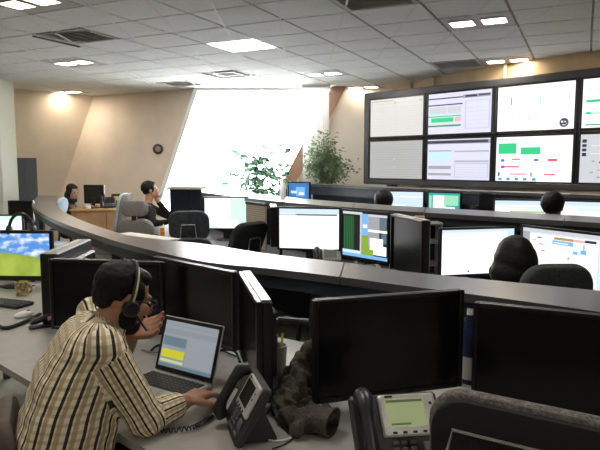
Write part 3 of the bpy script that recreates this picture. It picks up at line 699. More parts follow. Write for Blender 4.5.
q0 = Q(288, 183, 8.0); q1 = Q(310, 183, 7.8)
monitor('small far monitor with a blue picture beside the leafy plants', q0, q1, .98, q0.z + .02, content=('blue', [(.0, .0, 1, .35, 'steel'), (.35, .5, .8, .85, 'sky'), (.1, .6, .4, .7, 'lblue'), (.5, .55, .75, .65, 'cloud')]), group='desktop monitors')
# woman's monitor, seen from behind and its desk
WD = .90
m0, m1 = Q(103, 200, 9.15), Q(85, 200, 9.5)
monitor('dark monitor on the wooden desk in front of the woman in black', (m0.x - .05, m0.y + .25), (m1.x, m1.y), WD + .07, 1.27, desk=WD, content=None)
# ------------------------------------------------------------------ office chairs (sitter looks along +y)
def chair(label, loc, rz, back_w=.44, back_h=.44, back_z=.86, m=None, head=False, side=None, tilt=8, bracket=True, seat_z=.46, arms=True, shell=None, group='office chairs', thick=.07, brk=(.075, .02)):
    m = m or chair_dark; t = thing('office_chair', label, 'chair', (loc[0], loc[1], 0), rz, group)
    Tb = Matrix.Translation((0, -.23, back_z)) @ Matrix.Rotation(R(tilt), 4, 'X')
    MB().slab(back_w, back_h, thick, .11, curve=.55, T=Tb).build('backrest', m, t, smooth=40)
    if side: MB().slab(back_w * .98, back_h * .98, .05, .11, curve=.55, T=Tb @ Matrix.Translation((0, .045, 0))).build('blue_lit_front', side, t, smooth=40)  # extra slab whose colour paints the light on the chair's edge
    if shell: MB().slab(back_w * .95, back_h * .945, .02, .105, curve=.55, T=Tb @ Matrix.Translation((0, -thick / 2 - .005, 0))).build('back_shell', shell, t, smooth=40)
    if head: MB().slab(.30, .17, .06, .07, curve=.6, T=Matrix.Translation((0, -.25 - .01, back_z + back_h / 2 + .11))).build('headrest', m, t, smooth=40); MB().box((0, -.27, back_z + back_h / 2 + .01), (.05, .015, .12)).build('headrest_post', black_m, t)
    MB().slab(.48, .46, .08, .12, T=Matrix.Translation((0, .02, seat_z)) @ Matrix.Rotation(R(90), 4, 'X')).build('seat', m, t, smooth=40)
    if bracket:
        yb = -.23 - thick / 2 - .025; hw = brk[0]; zb = back_z - .08 + brk[1]
        MB().tube([(-hw * 1.1, yb + .02, zb - .13), (-hw, yb, zb), (-hw * .9, yb - .004, zb + .08), (hw * .9, yb - .004, zb + .08), (hw, yb, zb), (hw * 1.1, yb + .02, zb - .13)], .009 if brk[0] < .1 else .005, 8, chrome_m).build('back_bracket', chrome_m, t)
    MB().tube([(0, -.05, seat_z - .05), (0, -.30, seat_z - .05), (0, -.34, seat_z + .05), (0, -.315, back_z - .12)], .02, 8).build('spine', black_m, t, smooth=40)
    if arms:
        for s in (-1, 1):
            MB().tube([(s * .22, .02, seat_z - .03), (s * .29, .02, seat_z), (s * .30, .0, seat_z + .18)], .016, 8).build('arm_post', black_m, t, smooth=40)
            MB().box((s * .30, .02, seat_z + .195), (.06, .26, .03), bev=.012).build('armrest', black_m, t)
    MB().lathe([(.03, .10), (.03, .25), (.022, .25), (.022, seat_z - .04)], 12).build('gas_lift', black_m, t, smooth=40)
    leg = MB().tube([(0, 0, .11), (.15, 0, .105), (.29, 0, .075)], [.026, .022, .016], 8).mesh('base_leg', black_m)
    wh = MB().lathe([(.02, -.02), (.028, -.015), (.028, .015), (.02, .02)], 12, None, Matrix.Translation((.29, 0, .028)) @ Matrix.Rotation(R(90), 4, 'X')).mesh('caster', black_m)
    for i in range(5):
        part('base_leg', leg, t, (0, 0, 0), (0, 0, R(72 * i + 18))); part('caster', wh, t, (0, 0, 0), (0, 0, R(72 * i + 18)))
    return t
# foreground chair: seen from behind
fc_l, fc_r = Vector((.315, 1.41, 0)), Vector((.74, 1.14, 0))
fdv = (fc_r - fc_l).normalized(); fwd = Vector((-fdv.y, fdv.x, 0)); cen = (fc_l + fc_r) / 2 + fwd * .23
chair('foreground chair with grey woven edge and black back at the bottom right', (cen.x, cen.y), math.atan2(fwd.y, fwd.x) - math.pi / 2, back_w=.50, back_h=.50, back_z=.82, brk=(.19, .16), m=M('grey_weave', (.20, .185, .165), .95, var=.25, scale=90, bump=.6, bscale=160), shell=M('black_mesh', (.008, .008, .009), .8), tilt=6, thick=.035)
def at(px, py, Y): q = Q(px, py, Y); return (q.x, q.y)
chair('grey chair with tall headrest and bluish light painted on its front, beside the seated man', at(107, 210, 7.3), R(94), m=M('grey_chair_light', (.22, .21, .215), .95, var=.15, scale=90), side=chair_blue, back_h=.52, back_z=.98, back_w=.42, tilt=10)
chair('broad grey chair with a separate headrest in front of the man in black', at(146, 222, 6.4), R(-12), m=MATS['grey_chair_light'], head=True, back_h=.34, back_w=.40, back_z=.86, bracket=True)
chair('dark chair with a bright steel bracket below the navy partition', at(191, 222, 6.2), R(5), back_w=.41, back_h=.32, back_z=.97, m=M('blue_black_upholstery', (.035, .042, .055), .9, var=.2))
chair('dark low chair peeking over the ledge left of the tilted chair', at(196, 240, 4.6), R(4), back_w=.32, back_h=.36, back_z=.875, bracket=False)
chair('dark chair turned sideways and tilted, with a steel bracket, before the pale green screen', at(231, 234, 5.35), R(52), back_w=.42, back_h=.34, back_z=.93, tilt=22)
chair('dark chair in front of the dark-haired person on the right', at(535, 275, 2.92), R(2), back_w=.34, back_h=.36, back_z=.965, m=M('charcoal_green_upholstery', (.05, .055, .052), .95, var=.2, scale=90), arms=True)
chair('chair at the far desk left of the white-collared person', at(524, 211, 5.35), R(8), back_w=.30, back_h=.36, back_z=.955, m=chair_grey)
chair('chair with a grey rim left of the dark head under the video wall', at(364, 205, 6.2), R(20), back_w=.36, back_h=.34, back_z=.99, m=chair_grey)
chair('dark grey chair glimpsed under the ledge between the two near monitors', at(286, 310, 3.2), R(75), back_w=.42, back_h=.46, back_z=.80, m=M('slate_upholstery', (.06, .065, .075), .9, var=.1), tilt=4)
chair('low brown-backed chair under the man in the plaid shirt', (-.755, 1.935), R(-66), back_w=.42, back_h=.24, back_z=.69, m=M('dark_brown_hide', (.07, .045, .03), .6, var=.2), tilt=0, seat_z=.40, bracket=False, thick=.05)

# ------------------------------------------------------------------ people
def head_prims(mb, c, f, up, s=1.0):
    """head of height ~.23*s about centre c, looking along f"""
    f = Vector(f).normalized(); up = Vector(up); l = up.cross(f).normalized(); u = f.cross(l).normalized()
    T = Matrix((( l.x, f.x, u.x, c[0]), (l.y, f.y, u.y, c[1]), (l.z, f.z, u.z, c[2]), (0, 0, 0, 1))) @ Matrix.Scale(s, 4)
    mb.ball((0, -.012, .03), (.074, .092, .085), n=20, T=T)           # skull
    mb.ball((0, .028, -.035), (.060, .062, .078), n=18, T=T)          # face and jaw
    mb.ball((0, .062, -.092), (.026, .024, .022), n=12, T=T)          # chin
    def cap(a, b, r0, r1): capsule(mb, T @ Vector(a), T @ Vector(b), r0 * s, r1 * s, 10)
    cap((0, .085, .012), (0, .108, -.028), .009, .014)                # nose
    cap((-.04, .076, .022), (.04, .076, .022), .011, .011)            # brow
    cap((-.018, .086, -.060), (.018, .086, -.060), .008, .008)        # lips
    for sx in (-1, 1): mb.ball((sx * .076, -.002, -.008), (.009, .02, .031), n=10, T=T); mb.ball((sx * .038, .072, -.02), (.02, .018, .02), n=10, T=T)
    return T
def hair_obj(T, m, parent, bushy=1.0, style='short', voxel=.008):
    mb = MB(); b = bushy
    mb.ball((0, -.026, .042), (.082 * b, .094 * b, .086 * b), n=20, T=T)
    mb.ball((0, .028, .078), (.062 * b, .05, .036 * b), n=14, T=T)
    mb.ball((0, -.066, -.002), (.064 * b, .042 * b, .052), n=14, T=T)
    for sx in (-1, 1): mb.ball((sx * .064, .022, .02), (.017, .03, .05), n=10, T=T)
    if style == 'long':
        mb.ball((0, -.03, .0), (.112, .108, .125), n=20, T=T); mb.ball((.02, -.035, -.06), (.112, .095, .10), n=20, T=T); mb.ball((.06, .0, -.05), (.07, .07, .06), n=16, T=T)
    if style == 'scarf':
        mb.ball((0, -.05, -.07), (.092, .08, .10), n=16, T=T); mb.ball((0, .02, -.135), (.085, .075, .05), n=14, T=T)
        for sx in (-1, 1): mb.ball((sx * .074, .0, -.03), (.02, .045, .09), n=12, T=T)
    return bake('headscarf' if style == 'scarf' else 'hair', mb, voxel, 2, m, parent, disp=.004 if style == 'short' else .002, dscale=40)
def eyes(T, parent):
    mb = MB()
    for sx in (-1, 1): mb.ball((sx * .032, .086, -.001), (.013, .008, .008), n=10, T=T)
    return mb.build('eyes', M('eye_dark', (.03, .02, .015), .2, var=0), parent, smooth=True)
def hand(mb, w, fdir, palm_n, thumb_side, curl=.35, s=1.0, spread=.10):
    """five fingers: w wrist, fdir pointing direction, palm_n palm normal"""
    f = Vector(fdir).normalized(); n = Vector(palm_n); n = (n - f * n.dot(f)).normalized(); sd = f.cross(n) * thumb_side
    w = Vector(w)
    for k in (-.024, -.008, .008, .024): capsule(mb, w + f * .012 * s + sd * k * .7 * s, w + f * .082 * s + sd * k * 1.15 * s, .014 * s, .0125 * s, 8)
    tips = []
    for k, ln in ((.030, .066), (.0105, .074), (-.0095, .069), (-.029, .054)):
        b = w + f * .084 * s + sd * k * s; d = (f + sd * k * spread * 30 * .1).normalized()
        p = b; a = curl * .5
        for q, fr in enumerate((.45, .32, .23)):
            dd = (d * math.cos(a) + n * math.sin(a)); e = p + dd * ln * fr * s
            capsule(mb, p, e, (.0094 - q * .0009) * s, (.0086 - q * .0009) * s, 8); p = e; a += curl * .55
        tips.append(p)
    b = w + f * .025 * s + sd * .028 * s; d1 = (f * .62 + sd * .72 + n * .25).normalized(); e = b + d1 * .045 * s; d2 = (f * .9 + sd * .25 + n * .3).normalized()
    capsule(mb, b, e, .0135 * s, .0105 * s, 8); capsule(mb, e, e + d2 * .032 * s, .0105 * s, .008 * s, 8)
    return tips

def seated(label, loc, rz, seat=.47, top=cloth_black, legs=cloth_black, skin=skin_l, hairm=hair_m, style='short', head_f=(0, 1, -.1), bushy=1.0, arms='desk', lean=.06, cat='person', desk_z=.76, voxel=.011, neck=1.0):
    t = thing('person', label, cat, (loc[0], loc[1], 0), rz, 'seated people')
    z0 = seat; b = MB()
    pel = Vector((0, 0, z0 + .10)); chest = Vector((0, lean * .7, z0 + .40)); nb = Vector((0, lean, z0 + .56)); hc = Vector((0, lean + .04, z0 + .73))
    shs = {s: Vector((s * .175, lean * .9, z0 + .50)) for s in (-1, 1)}
    T = head_prims(b, hc, head_f, (0, 0, 1)); capsule(b, nb - Vector((0, 0, .03)), hc - Vector((0, .01, .06)), .056, .052)
    cl = MB()
    def tor(mb, g):
        for c, hw, r in ((pel, .09, .125), (pel.lerp(chest, .5), .085, .12), (chest, .10, .125), (nb - Vector((0, 0, .09)), .13, .075)): capsule(mb, c - Vector((hw, 0, 0)), c + Vector((hw, 0, 0)), r + g, r + g, 14)
        capsule(mb, nb - Vector((0, 0, .07)), nb - Vector((0, 0, .01)), .085 + g, .060 + g)
    tor(b, -.012); tor(cl, .0)
    lg = MB()
    for s in (-1, 1):
        hip = Vector((s * .09, .02, z0 + .07)); kn = Vector((s * .12, .42, z0 + .05)); an = Vector((s * .12, .44, .09))
        for mb, g in ((b, -.012), (lg, 0)): capsule(mb, hip, kn, .085 + g, .062 + g); capsule(mb, kn, an, .058 + g, .045 + g)
        capsule(b, an + Vector((0, 0, -.045)), an + Vector((0, .15, -.055)), .036, .03)
        sh = shs[s]
        if arms == 'cheek' and s == arms_side:
            el = Vector((s * .20, .34, z0 + .34)); wr_ = hc + Vector((s * .085, .07, -.13)); fd_ = Vector((-s * .1, .0, 1)); pn = Vector((-s * 1, 0, 0))
        else:
            el = Vector((s * .24, .16, z0 + .30)); wr_ = Vector((s * .13, .38, desk_z + .035)); fd_ = Vector((-s * .3, 1, -.05)); pn = Vector((0, 0, -1))
        for mb, g in ((b, -.008), (cl, 0)): capsule(mb, sh, el, .056 + g, .046 + g)
        capsule(b, el, wr_, .038, .027); capsule(cl, el, el.lerp(wr_, .8), .046, .036)
        hand(b, wr_, fd_, pn, -s, curl=.4)
    bake('body', b, voxel, 1, skin, t); bake('shirt', cl, voxel, 2, top, t, disp=.003, dscale=14); bake('trousers', lg, .016, 1, legs, t)
    hair_obj(T, hairm, t, bushy, style); eyes(T, t)
    return t
arms_side = -1
seated('woman in a black headscarf and black coat at the wooden desk', at(66, 195, 9.45), R(-80), seat=.43, style='scarf', hairm=cloth_black, top=cloth_black, head_f=(.75, 1, -.25), desk_z=WD, skin=skin_l)
arms_side = -1
seated('man in a black shirt resting his cheek on his hand', at(143, 195, 7.95), R(-80), seat=.52, arms='cheek', head_f=(-.1, 1, .12), top=cloth_black, bushy=1.08, desk_z=.80)
seated('person with dark hair under the video wall, right of the grey-rimmed chair', at(383.5, 200, 6.25), R(-8), seat=.45, top=cloth_black, bushy=1.28)
seated('person with black hair and a white collar in front of the long pale screen', at(553, 203, 5.05), R(-25), seat=.495, top=cloth_white, bushy=1.2, head_f=(.25, 1, 0))
seated('person with thick black hair seated between the two bright right-hand screens', at(523, 258, 2.95), R(6), seat=.36, top=cloth_black, style='long', bushy=1.15, head_f=(.1, 1, -.2))

# ---- man in the plaid shirt
mt = thing('person', 'man in a plaid shirt and headset bent over the laptop', 'person', (-.78, 1.83, 0))
O = Vector((-.78, 1.83, 0))
def loc(v): return Vector(v) - O
fw_ = Vector((.92, .40, 0)).normalized(); lf = Vector((-.40, .92, 0)).normalized()
body = MB(); shirt = MB()
lv = [((-.678, 1.952, 1.022), .125, .064), ((-.705, 1.935, .965), .115, .118), ((-.745, 1.905, .855), .105, .142), ((-.775, 1.87, .72), .10, .152), ((-.79, 1.835, .58), .10, .145)]
def torso(mb, g):
    for c, hw, r in lv: capsule(mb, loc(c) - lf * hw, loc(c) + lf * hw, r + g, r + g, 18)
    for (c0, h0, r0), (c1, h1, r1) in zip(lv[:-1], lv[1:]):
        c = (Vector(c0) + Vector(c1)) / 2; hw = (h0 + h1) / 2; r = (r0 + r1) / 2
        capsule(mb, loc(c) - lf * hw, loc(c) + lf * hw, r + g, r + g, 18)
torso(body, -.014); torso(shirt, 0)
hc = Q(123, 297, 1.98); neck0 = Vector((-.672, 1.955, 1.03))
hf = Vector((.76, .56, -.36))
Th = head_prims(body, loc(hc), hf, (0, 0, 1), .98)
capsule(body, loc(neck0), loc(hc + Vector((-.02, -.005, -.045))), .062, .058)
capsule(shirt, loc(neck0 - Vector((0, 0, .02))), loc(neck0 + Vector((.010, .0, .020))), .085, .066)
sR = P(104, 349, 1.03); eR = P(146, 419, .79); hR = P(184, 402, .80)
sL = sR + lf * .385 + Vector((0, 0, .02)); eL = Vector((-.735, 2.26, .775)); hL = Q(133, 332, 2.14)
seg = []
for sh_, el, wr_ in ((sR, eR, hR), (sL, eL, hL)):
    capsule(body, loc(sh_), loc(el), .05, .04); capsule(body, loc(el), loc(wr_), .042, .029)
    capsule(shirt, loc(sh_), loc(el), .066, .058, 16)
    k = .72 if sh_ is sR else .25
    capsule(shirt, loc(el), loc(el).lerp(loc(wr_), k), .060, .046 if sh_ is sR else .055, 16)
    seg += [(loc(sh_), loc(el)), (loc(el), loc(wr_))]
tipR = P(221, 384, .80)
hand(body, loc(hR), tipR - hR, (0, 0, -1), -1, curl=.55, s=1.1)
tL = Q(174, 322, 2.06)
hand(body, loc(hL), tL - hL, (-.1, -.75, .65), -1, curl=.4, s=1.12)
hips = loc((-.775, 1.835, .53)); tr = MB()
for s in (-1, 1):
    h0 = hips + lf * .09 * s; kn = h0 + fw_ * .40 + lf * .04 * s; an = Vector((kn.x - .05, kn.y, .09))
    for mb, g in ((body, -.012), (tr, 0)): capsule(mb, h0, kn, .088 + g, .066 + g); capsule(mb, kn, an, .06 + g, .047 + g)
    capsule(body, an + Vector((0, 0, -.045)), an + fw_ * .16 + Vector((0, 0, -.055)), .036, .03)
capsule(tr, hips - lf * .09, hips + lf * .09, .125, .125)
bake('body', body, .0055, 2, skin_m, mt)
bake('trousers', tr, .014, 1, cloth_black, mt)
sho = bake('shirt', shirt, .0075, 4, MATS['plaid'], mt)
# crumple the cloth, then lay the plaid along the body and along each sleeve
me = sho.data
def spine(z):
    zs = [c[0][2] for c in lv]
    if z >= zs[0]: return loc(lv[0][0])
    for a, b in zip(lv[:-1], lv[1:]):
        if a[0][2] >= z >= b[0][2]:
            k = (a[0][2] - z) / (a[0][2] - b[0][2]); return loc(a[0]).lerp(loc(b[0]), k)
    return loc(lv[-1][0])
def segd(p, a, b):
    ab = b - a; t = max(0, min(1, (p - a).dot(ab) / ab.length_squared)); return (p - a - ab * t).length, t
push(me, lambda p: (noise.noise(Vector((p.x * 9, p.y * 9, p.z * 26))) * .6 + noise.noise(p * 30) * .4) * (.0085 if p.z < .86 else .0045))
uvl = me.uv_layers.new(name='UVMap'); uvbuf = [0.0] * (2 * len(me.loops)); vco = [v.co.copy() for v in me.vertices]; lvi = [l.vertex_index for l in me.loops]
labels = []
for pg in me.polygons:
    c = pg.center; best = 0; bd = 1e9
    for i, (a, b) in enumerate(seg):
        d, t = segd(c, a, b); d -= .066 if i % 2 == 0 else .055
        if i % 2 == 0 and t < .12: d += .04
        if d < bd: bd = d; best = i + 1
    s_ = spine(c.z); rel = c - s_; inside_t = math.hypot(rel.dot(fw_) / .135, max(0, abs(rel.dot(lf)) - .11) / .12)
    if bd > .012 or (best in (1, 3) and inside_t < .9 and c.z > .9): best = 0
    def uv(p):
        if best == 0:
            s_ = spine(p.z); rel = p - s_; a = math.atan2(rel.dot(lf), -rel.dot(fw_)); return a, .185, p.z
        a_, b_ = seg[best - 1]; ax = (b_ - a_).normalized(); o1 = ax.cross(Vector((0, 0, 1))); o1 = o1.normalized() if o1.length > .1 else ax.orthogonal().normalized(); o2 = ax.cross(o1)
        rel = p - a_; return math.atan2(rel.dot(o1), rel.dot(o2)), .072, rel.dot(ax) + (.29 if best % 2 == 0 else 0)
    ac = uv(c)[0]
    for li in pg.loop_indices:
        a, rr, vv = uv(vco[lvi[li]])
        while a - ac > math.pi: a -= 2 * math.pi
        while a - ac < -math.pi: a += 2 * math.pi
        uvbuf[2 * li] = a * rr + 5; uvbuf[2 * li + 1] = vv + 5
uvl.data.foreach_set('uv', uvbuf)
hair_obj(Th, hair_m, mt, .98, voxel=.006); eyes(Th, mt)
bd_ = MB()
bd_.ball((0, .052, -.09), (.046, .042, .036), n=14, T=Th)
for sx in (-1, 1): bd_.ball((sx * .052, .02, -.062), (.013, .036, .042), n=12, T=Th); bd_.ball((sx * .02, .088, -.047), (.016, .008, .006), n=8, T=Th)
bake('beard', bd_, .005, 2, hair_m, mt, disp=.002, dscale=60)
# collar, glasses (worn)
co = MB(); cp = loc(neck0 + Vector((.014, .0, .028))); ax = loc(hc) - loc(neck0); ax.normalize(); o1 = ax.cross(lf).normalized()
vs = []; fs = []; nn = 28
for r_, h_ in ((.070, .018), (.074, .020), (.080, -.016), (.088, -.024), (.082, -.024), (.072, -.014)):
    for i in range(nn):
        a = 2 * math.pi * i / nn; vs.append(cp + (o1 * math.cos(a) * .92 + lf * math.sin(a)) * r_ + ax * h_)
for l in range(6):
    for i in range(nn): j = (i + 1) % nn; fs.append((l * nn + i, l * nn + j, (l + 1) % 6 * nn + j, (l + 1) % 6 * nn + i))
co.add(vs, fs)
colo = co.build('collar', stripes('collar_stripe', (.86, .78, .60), (.10, .08, .06), .034, .2, 'Y', rough=.9), mt, smooth=60)
gl = MB()
for sx in (-1, 1):
    gl.tube([Th @ Vector((sx * .035 + .024 * math.cos(R(a)), .104, .0 + .018 * math.sin(R(a)))) for a in range(0, 360, 30)], .0026, 6, closed=True)
    gl.tube([Th @ Vector(q) for q in ((sx * .058, .102, .004), (sx * .074, .07, .006), (sx * .082, .0, .004))], .0026, 6)
gl.tube([Th @ Vector(q) for q in ((-.011, .106, .002), (.011, .106, .002))], .0024, 6)
gl.build('glasses_frame', black_m, mt, smooth=True)
# headset
hs = thing('headset', 'black headset with a pale yellow headband on the plaid man', 'headset', loc((0, 0, 0)) + O)
hs.location = tuple(hc)
TT = Matrix.Translation(-hc) @ Matrix.Translation(O) @ Th
bnd = [(.092 * math.cos(R(a)), -.004, .002 + .128 * math.sin(R(a))) for a in range(0, 181, 12)]
MB().tube([TT @ Vector(q) for q in bnd], .0065, 8).build('headband', black_m, hs, smooth=True)
MB().tube([TT @ Vector((x * 1.07, y + .004, z)) for x, y, z in bnd[:6]] , .0035, 8).build('band_pad', M('yellow_pad', (.60, .57, .30), .5), hs, smooth=True)
MB().tube([TT @ Vector((x * 1.07, y + .004, z)) for x, y, z in bnd[-6:]] , .0035, 8).build('band_pad', MATS['yellow_pad'], hs, smooth=True)
for sx in (-1, 1):
    MB().lathe([(.022, -.014), (.029, -.008), (.029, .008), (.021, .014)], 18, None, TT @ Matrix.Translation((sx * .088, .004, -.024)) @ Matrix.Rotation(R(90), 4, 'Y')).build('ear_cup', black_m, hs, smooth=40)
MB().tube([TT @ Vector(q) for q in ((-.096, .01, -.03), (-.094, .05, -.06), (-.07, .09, -.085), (-.045, .105, -.085))], .004, 6).build('microphone_boom', black_m, hs, smooth=True)
MB().tube([TT @ Vector(q) for q in ((.096, .01, -.03), (.094, .05, -.06), (.07, .09, -.085), (.045, .105, -.085))], .004, 6).build('microphone_boom', black_m, hs, smooth=True)

# ------------------------------------------------------------------ laptop
lb0, lb1 = P(156, 370, .755), P(211, 385, .755)
ld = (lb1 - lb0); lw = .325; lc = (lb0 + lb1) / 2; lyaw = math.atan2(ld.y, ld.x)
lp = thing('laptop', 'open silver laptop showing a blue and yellow table in front of the plaid man', 'laptop', (lc.x, lc.y, DZ), lyaw)
lw = ld.length + .02; dp = .225
MB().box((0, -dp / 2, .012), (lw, dp, .016), bev=.005).build('base', M('aluminium', (.55, .54, .52), .35, metal=.6), lp)
kb = MB().box((0, -.085, .0205), (lw * .88, .115, .003)).build('keyboard', black_m, lp)
key = MB().box((0, 0, 0), (lw * .88 / 12 - .003, .0155, .003), bev=.001).mesh('key', M('key_black', (.02, .02, .022), .5))
for r_ in range(6):
    for c_ in range(12): part('key', key, kb, ((c_ - 5.5) * lw * .88 / 12, -.035 - r_ * .0185, .0228))
MB().box((0, -.185, .0205), (.09, .06, .001)).build('trackpad', M('trackpad', (.5, .5, .49), .3), lp)
LT = MB(); sh_ = .225; back = R(18)
lid = thing('lid_tmp', 'x', 'x'); bpy.data.objects.remove(lid)
RT = Matrix.Translation((0, .0, .018)) @ Matrix.Rotation(-back, 4, 'X')
lido = MB().add([], []).box((0, .004, sh_ / 2), (lw, .007, sh_), bev=.003).build('lid', MATS['aluminium'], lp); lido.location = (0, 0, .018); lido.rotation_euler = (-back, 0, 0)
MB().box((0, -.0005, sh_ / 2), (lw - .008, .003, sh_ - .008), bev=.001).build('screen_border', bezel_m, lido)
part('screen', screen_mesh(lw - .036, sh_ - .04, 'dim', [(0, .0, 1, .07, 'steel'), (.46, .0, 1, .0, 'dim'), (0, .92, 1, 1, 'dim2'), (0, .83, 1, .9, 'dim3'), (0, .66, 1, .72, 'dim3'), (.02, .46, .46, .66, 'steel'), (.02, .30, .46, .46, 'dim2'), (.02, .2, .46, .38, 'yel'), (.02, .1, .46, .16, 'olive'), (.48, .1, .98, .66, 'dim3')]), lido, (0, -.0025, sh_ / 2 + .002))

# ------------------------------------------------------------------ desk phones
def phone(label, loc_, rz, silver=silver_m, lcd=None, s=1.0, side_handset=True, lean=48, z=DZ, group='desk phones', keys=True):
    t = thing('desk_phone', label, 'phone', (loc_[0], loc_[1], z), rz, group); t.scale = (s, s, s)
    a = R(lean); ln = .215; hx = .135
    # wedge body: front low, back high
    y0, y1 = -.075, -.075 + ln * math.cos(a); zt_ = .03 + ln * math.sin(a)
    nv, dv = Vector((0, -math.sin(a), math.cos(a))), Vector((0, math.cos(a), math.sin(a)))
    MB().box((0, 0, 0), (2 * hx, ln + .012, .034), bev=.008).build('body', M('phone_charcoal', (.03, .032, .036), .5), t).matrix_local = Matrix.Translation(Vector((0, y0 - .002, .03)) + dv * (ln / 2) - nv * .0155) @ Matrix.Rotation(a, 4, 'X')
    pf = [(y0 + .0, .0), (y1 + .05, .0), (y1 + .052, .012), (y1 - .012, zt_ * .72), (y1 - .04, zt_ * .62), (y0 + .02, .02)]
    mb = MB(); n_ = len(pf); vs = [(-hx * .62, y, q) for y, q in pf] + [(hx * .62, y, q) for y, q in pf]
    mb.add(vs, [tuple(range(n_)), tuple(range(2 * n_ - 1, n_ - 1, -1))] + [(i, n_ + i, n_ + (i + 1) % n_, (i + 1) % n_) for i in range(n_)])
    mb.build('foot', MATS['phone_charcoal'], t)
    FT = Matrix.Translation((0, y0 - .004, .031)) @ Matrix.Rotation(a, 4, 'X')
    def fbox(nm, x, v, wx, hv, dz, thk, m, par=t, bev=.002):
        return MB().box((0, 0, 0), (wx, hv, thk), bev=bev).build(nm, m, par), (x, v, dz)
    def put(nm, x, v, wx, hv, dz, thk, m, bev=.002):
        o = MB().box((0, 0, 0), (wx, hv, thk), bev=bev).build(nm, m, t); o.matrix_local = FT @ Matrix.Translation((x, v, dz)); return o
    put('faceplate', .035, .150, .175, .125, .006, .016, silver, .005)
    put('display', .025, .155, .118, .085, .0145, .002, lcd or glow('lcd_green', (.30, .34, .16), .75))
    if lcd is None: put('display_text', .005, .122, .06, .006, .0158, .0006, glow('lcd_dark', (.10, .12, .05), .6), .0001); put('display_text', .025, .19, .112, .008, .0158, .0006, glow('lcd_dark', (.10, .12, .05), .6), .0001)
    put('badge', -.02, .205, .024, .007, .0145, .001, black_m, .0003)
    for q in range(2): put('indicator', .105, .18 - q * .022, .008, .008, .0145, .003, black_m, .001)
    for q in range(4): put('soft_key', -.018 + q * .03, .098, .013, .007, .0145, .004, black_m, .001)
    if keys:
        for r_ in range(4):
            for c_ in range(3): put('key', -.02 + c_ * .026, .072 - r_ * .019, .018, .012, .004, .008, M('phone_key', (.12, .12, .125), .5), .002)
        put('navigation_key', .085, .055, .045, .035, .004, .008, M('phone_key', (.12, .12, .125), .5), .004); put('volume_key', .085, .018, .04, .012, .004, .008, MATS['phone_key'], .003)
    if side_handset:
        h = MB(); h.tube([(-.10, .0, .012), (-.10, .02, .04), (-.10, .06, .046), (-.10, .15, .046), (-.10, .19, .04), (-.10, .215, .012)], [.026, .028, .021, .021, .028, .026], 10)
        o = h.build('handset', M('phone_handset', (.02, .022, .026), .35), t, smooth=60); o.matrix_local = FT
    return t
ph2 = P(402, 436, .80)
phone('desk phone with a green display and silver face, left of the foreground chair', (ph2.x - .02, ph2.y - .06), R(8), z=DZ, s=.97)
ph1 = P(240, 418, .80)
phone('black desk phone turned sideways with a dark display beside the edge-on monitor', (ph1.x + .03, ph1.y + .02), R(-74), lcd=M('lcd_off', (.02, .018, .015), .25, var=0), lean=60, s=.84)
q = P(320, 262, .80)
phone('pale grey desk phone with black handset in front of the wide blank screen', at(328, 252, 4.72), R(4), s=.86, lcd=M('lcd_grey', (.25, .27, .24), .3), keys=True)
o = phone('white desk phone below the green column screen', at(370, 256, 4.35), R(12), s=.85, lean=20, lcd=MATS['lcd_grey'], silver=white_m)
phone('small black desk phone on the wooden desk right of its monitor', at(108, 205, 9.4), R(20), z=WD, s=.9, lcd=MATS['lcd_off'], silver=black_m)
# ------------------------------------------------------------------ things on and around the near desk
# coiled phone cord
a0, a1, a2 = P(160, 431, DZ + .012), P(190, 428, DZ + .012), P(212, 416, DZ + .012)
base = [a0, a1, P(205, 421, DZ + .012), a2]; crv = catmull(base, 200); pts = []
for i, q in enumerate(crv):
    g = i * .62; t = (crv[min(i + 1, 199)] - crv[max(i - 1, 0)]).normalized(); sd = Vector((-t.y, t.x, 0))
    pts.append(q + sd * .007 * math.cos(g) + Vector((0, 0, .007 * math.sin(g))))
tag(MB().tube(pts, .0022, 5).build('coiled_cord', black_m, smooth=True), 'black coiled phone cord lying along the desk by the plaid elbow', 'cord')
def cable(label, pts, r, m): return tag(MB().tube(catmull(pts, 40), r, 6).build('cable', m, smooth=True), label, 'cable')
cable('white cable running from the sideways phone to the jacket', [P(258, 436, DZ + .004), P(275, 441, DZ + .004), P(292, 437, DZ + .004), P(303, 424, DZ + .004), P(306, 412, DZ + .004)], .0035, white_m)
cable('thin black cable on the desk below the white cable', [P(272, 449, DZ + .003), P(287, 443, DZ + .003), P(300, 432, DZ + .003)], .0025, black_m)
cable('black cable hanging by the edge-on monitor foot', [P(262, 420, DZ + .004), P(272, 405, DZ + .01), P(272, 390, DZ + .02), P(283, 378, DZ + .03), P(292, 365, DZ + .03)], .003, black_m)
cable('bundle of dark cables behind the laptop', [P(150, 352, DZ + .004), P(162, 345, DZ + .02), P(200, 352, DZ + .01), P(232, 350, DZ + .02), P(240, 362, DZ + .004)], .006, black_m)
cable('grey cable looped behind the laptop', [P(142, 350, DZ + .004), P(158, 352, DZ + .015), P(176, 345, DZ + .03), P(205, 345, DZ + .015), P(236, 356, DZ + .004)], .004, M('grey_cable', (.2, .2, .2), .5))
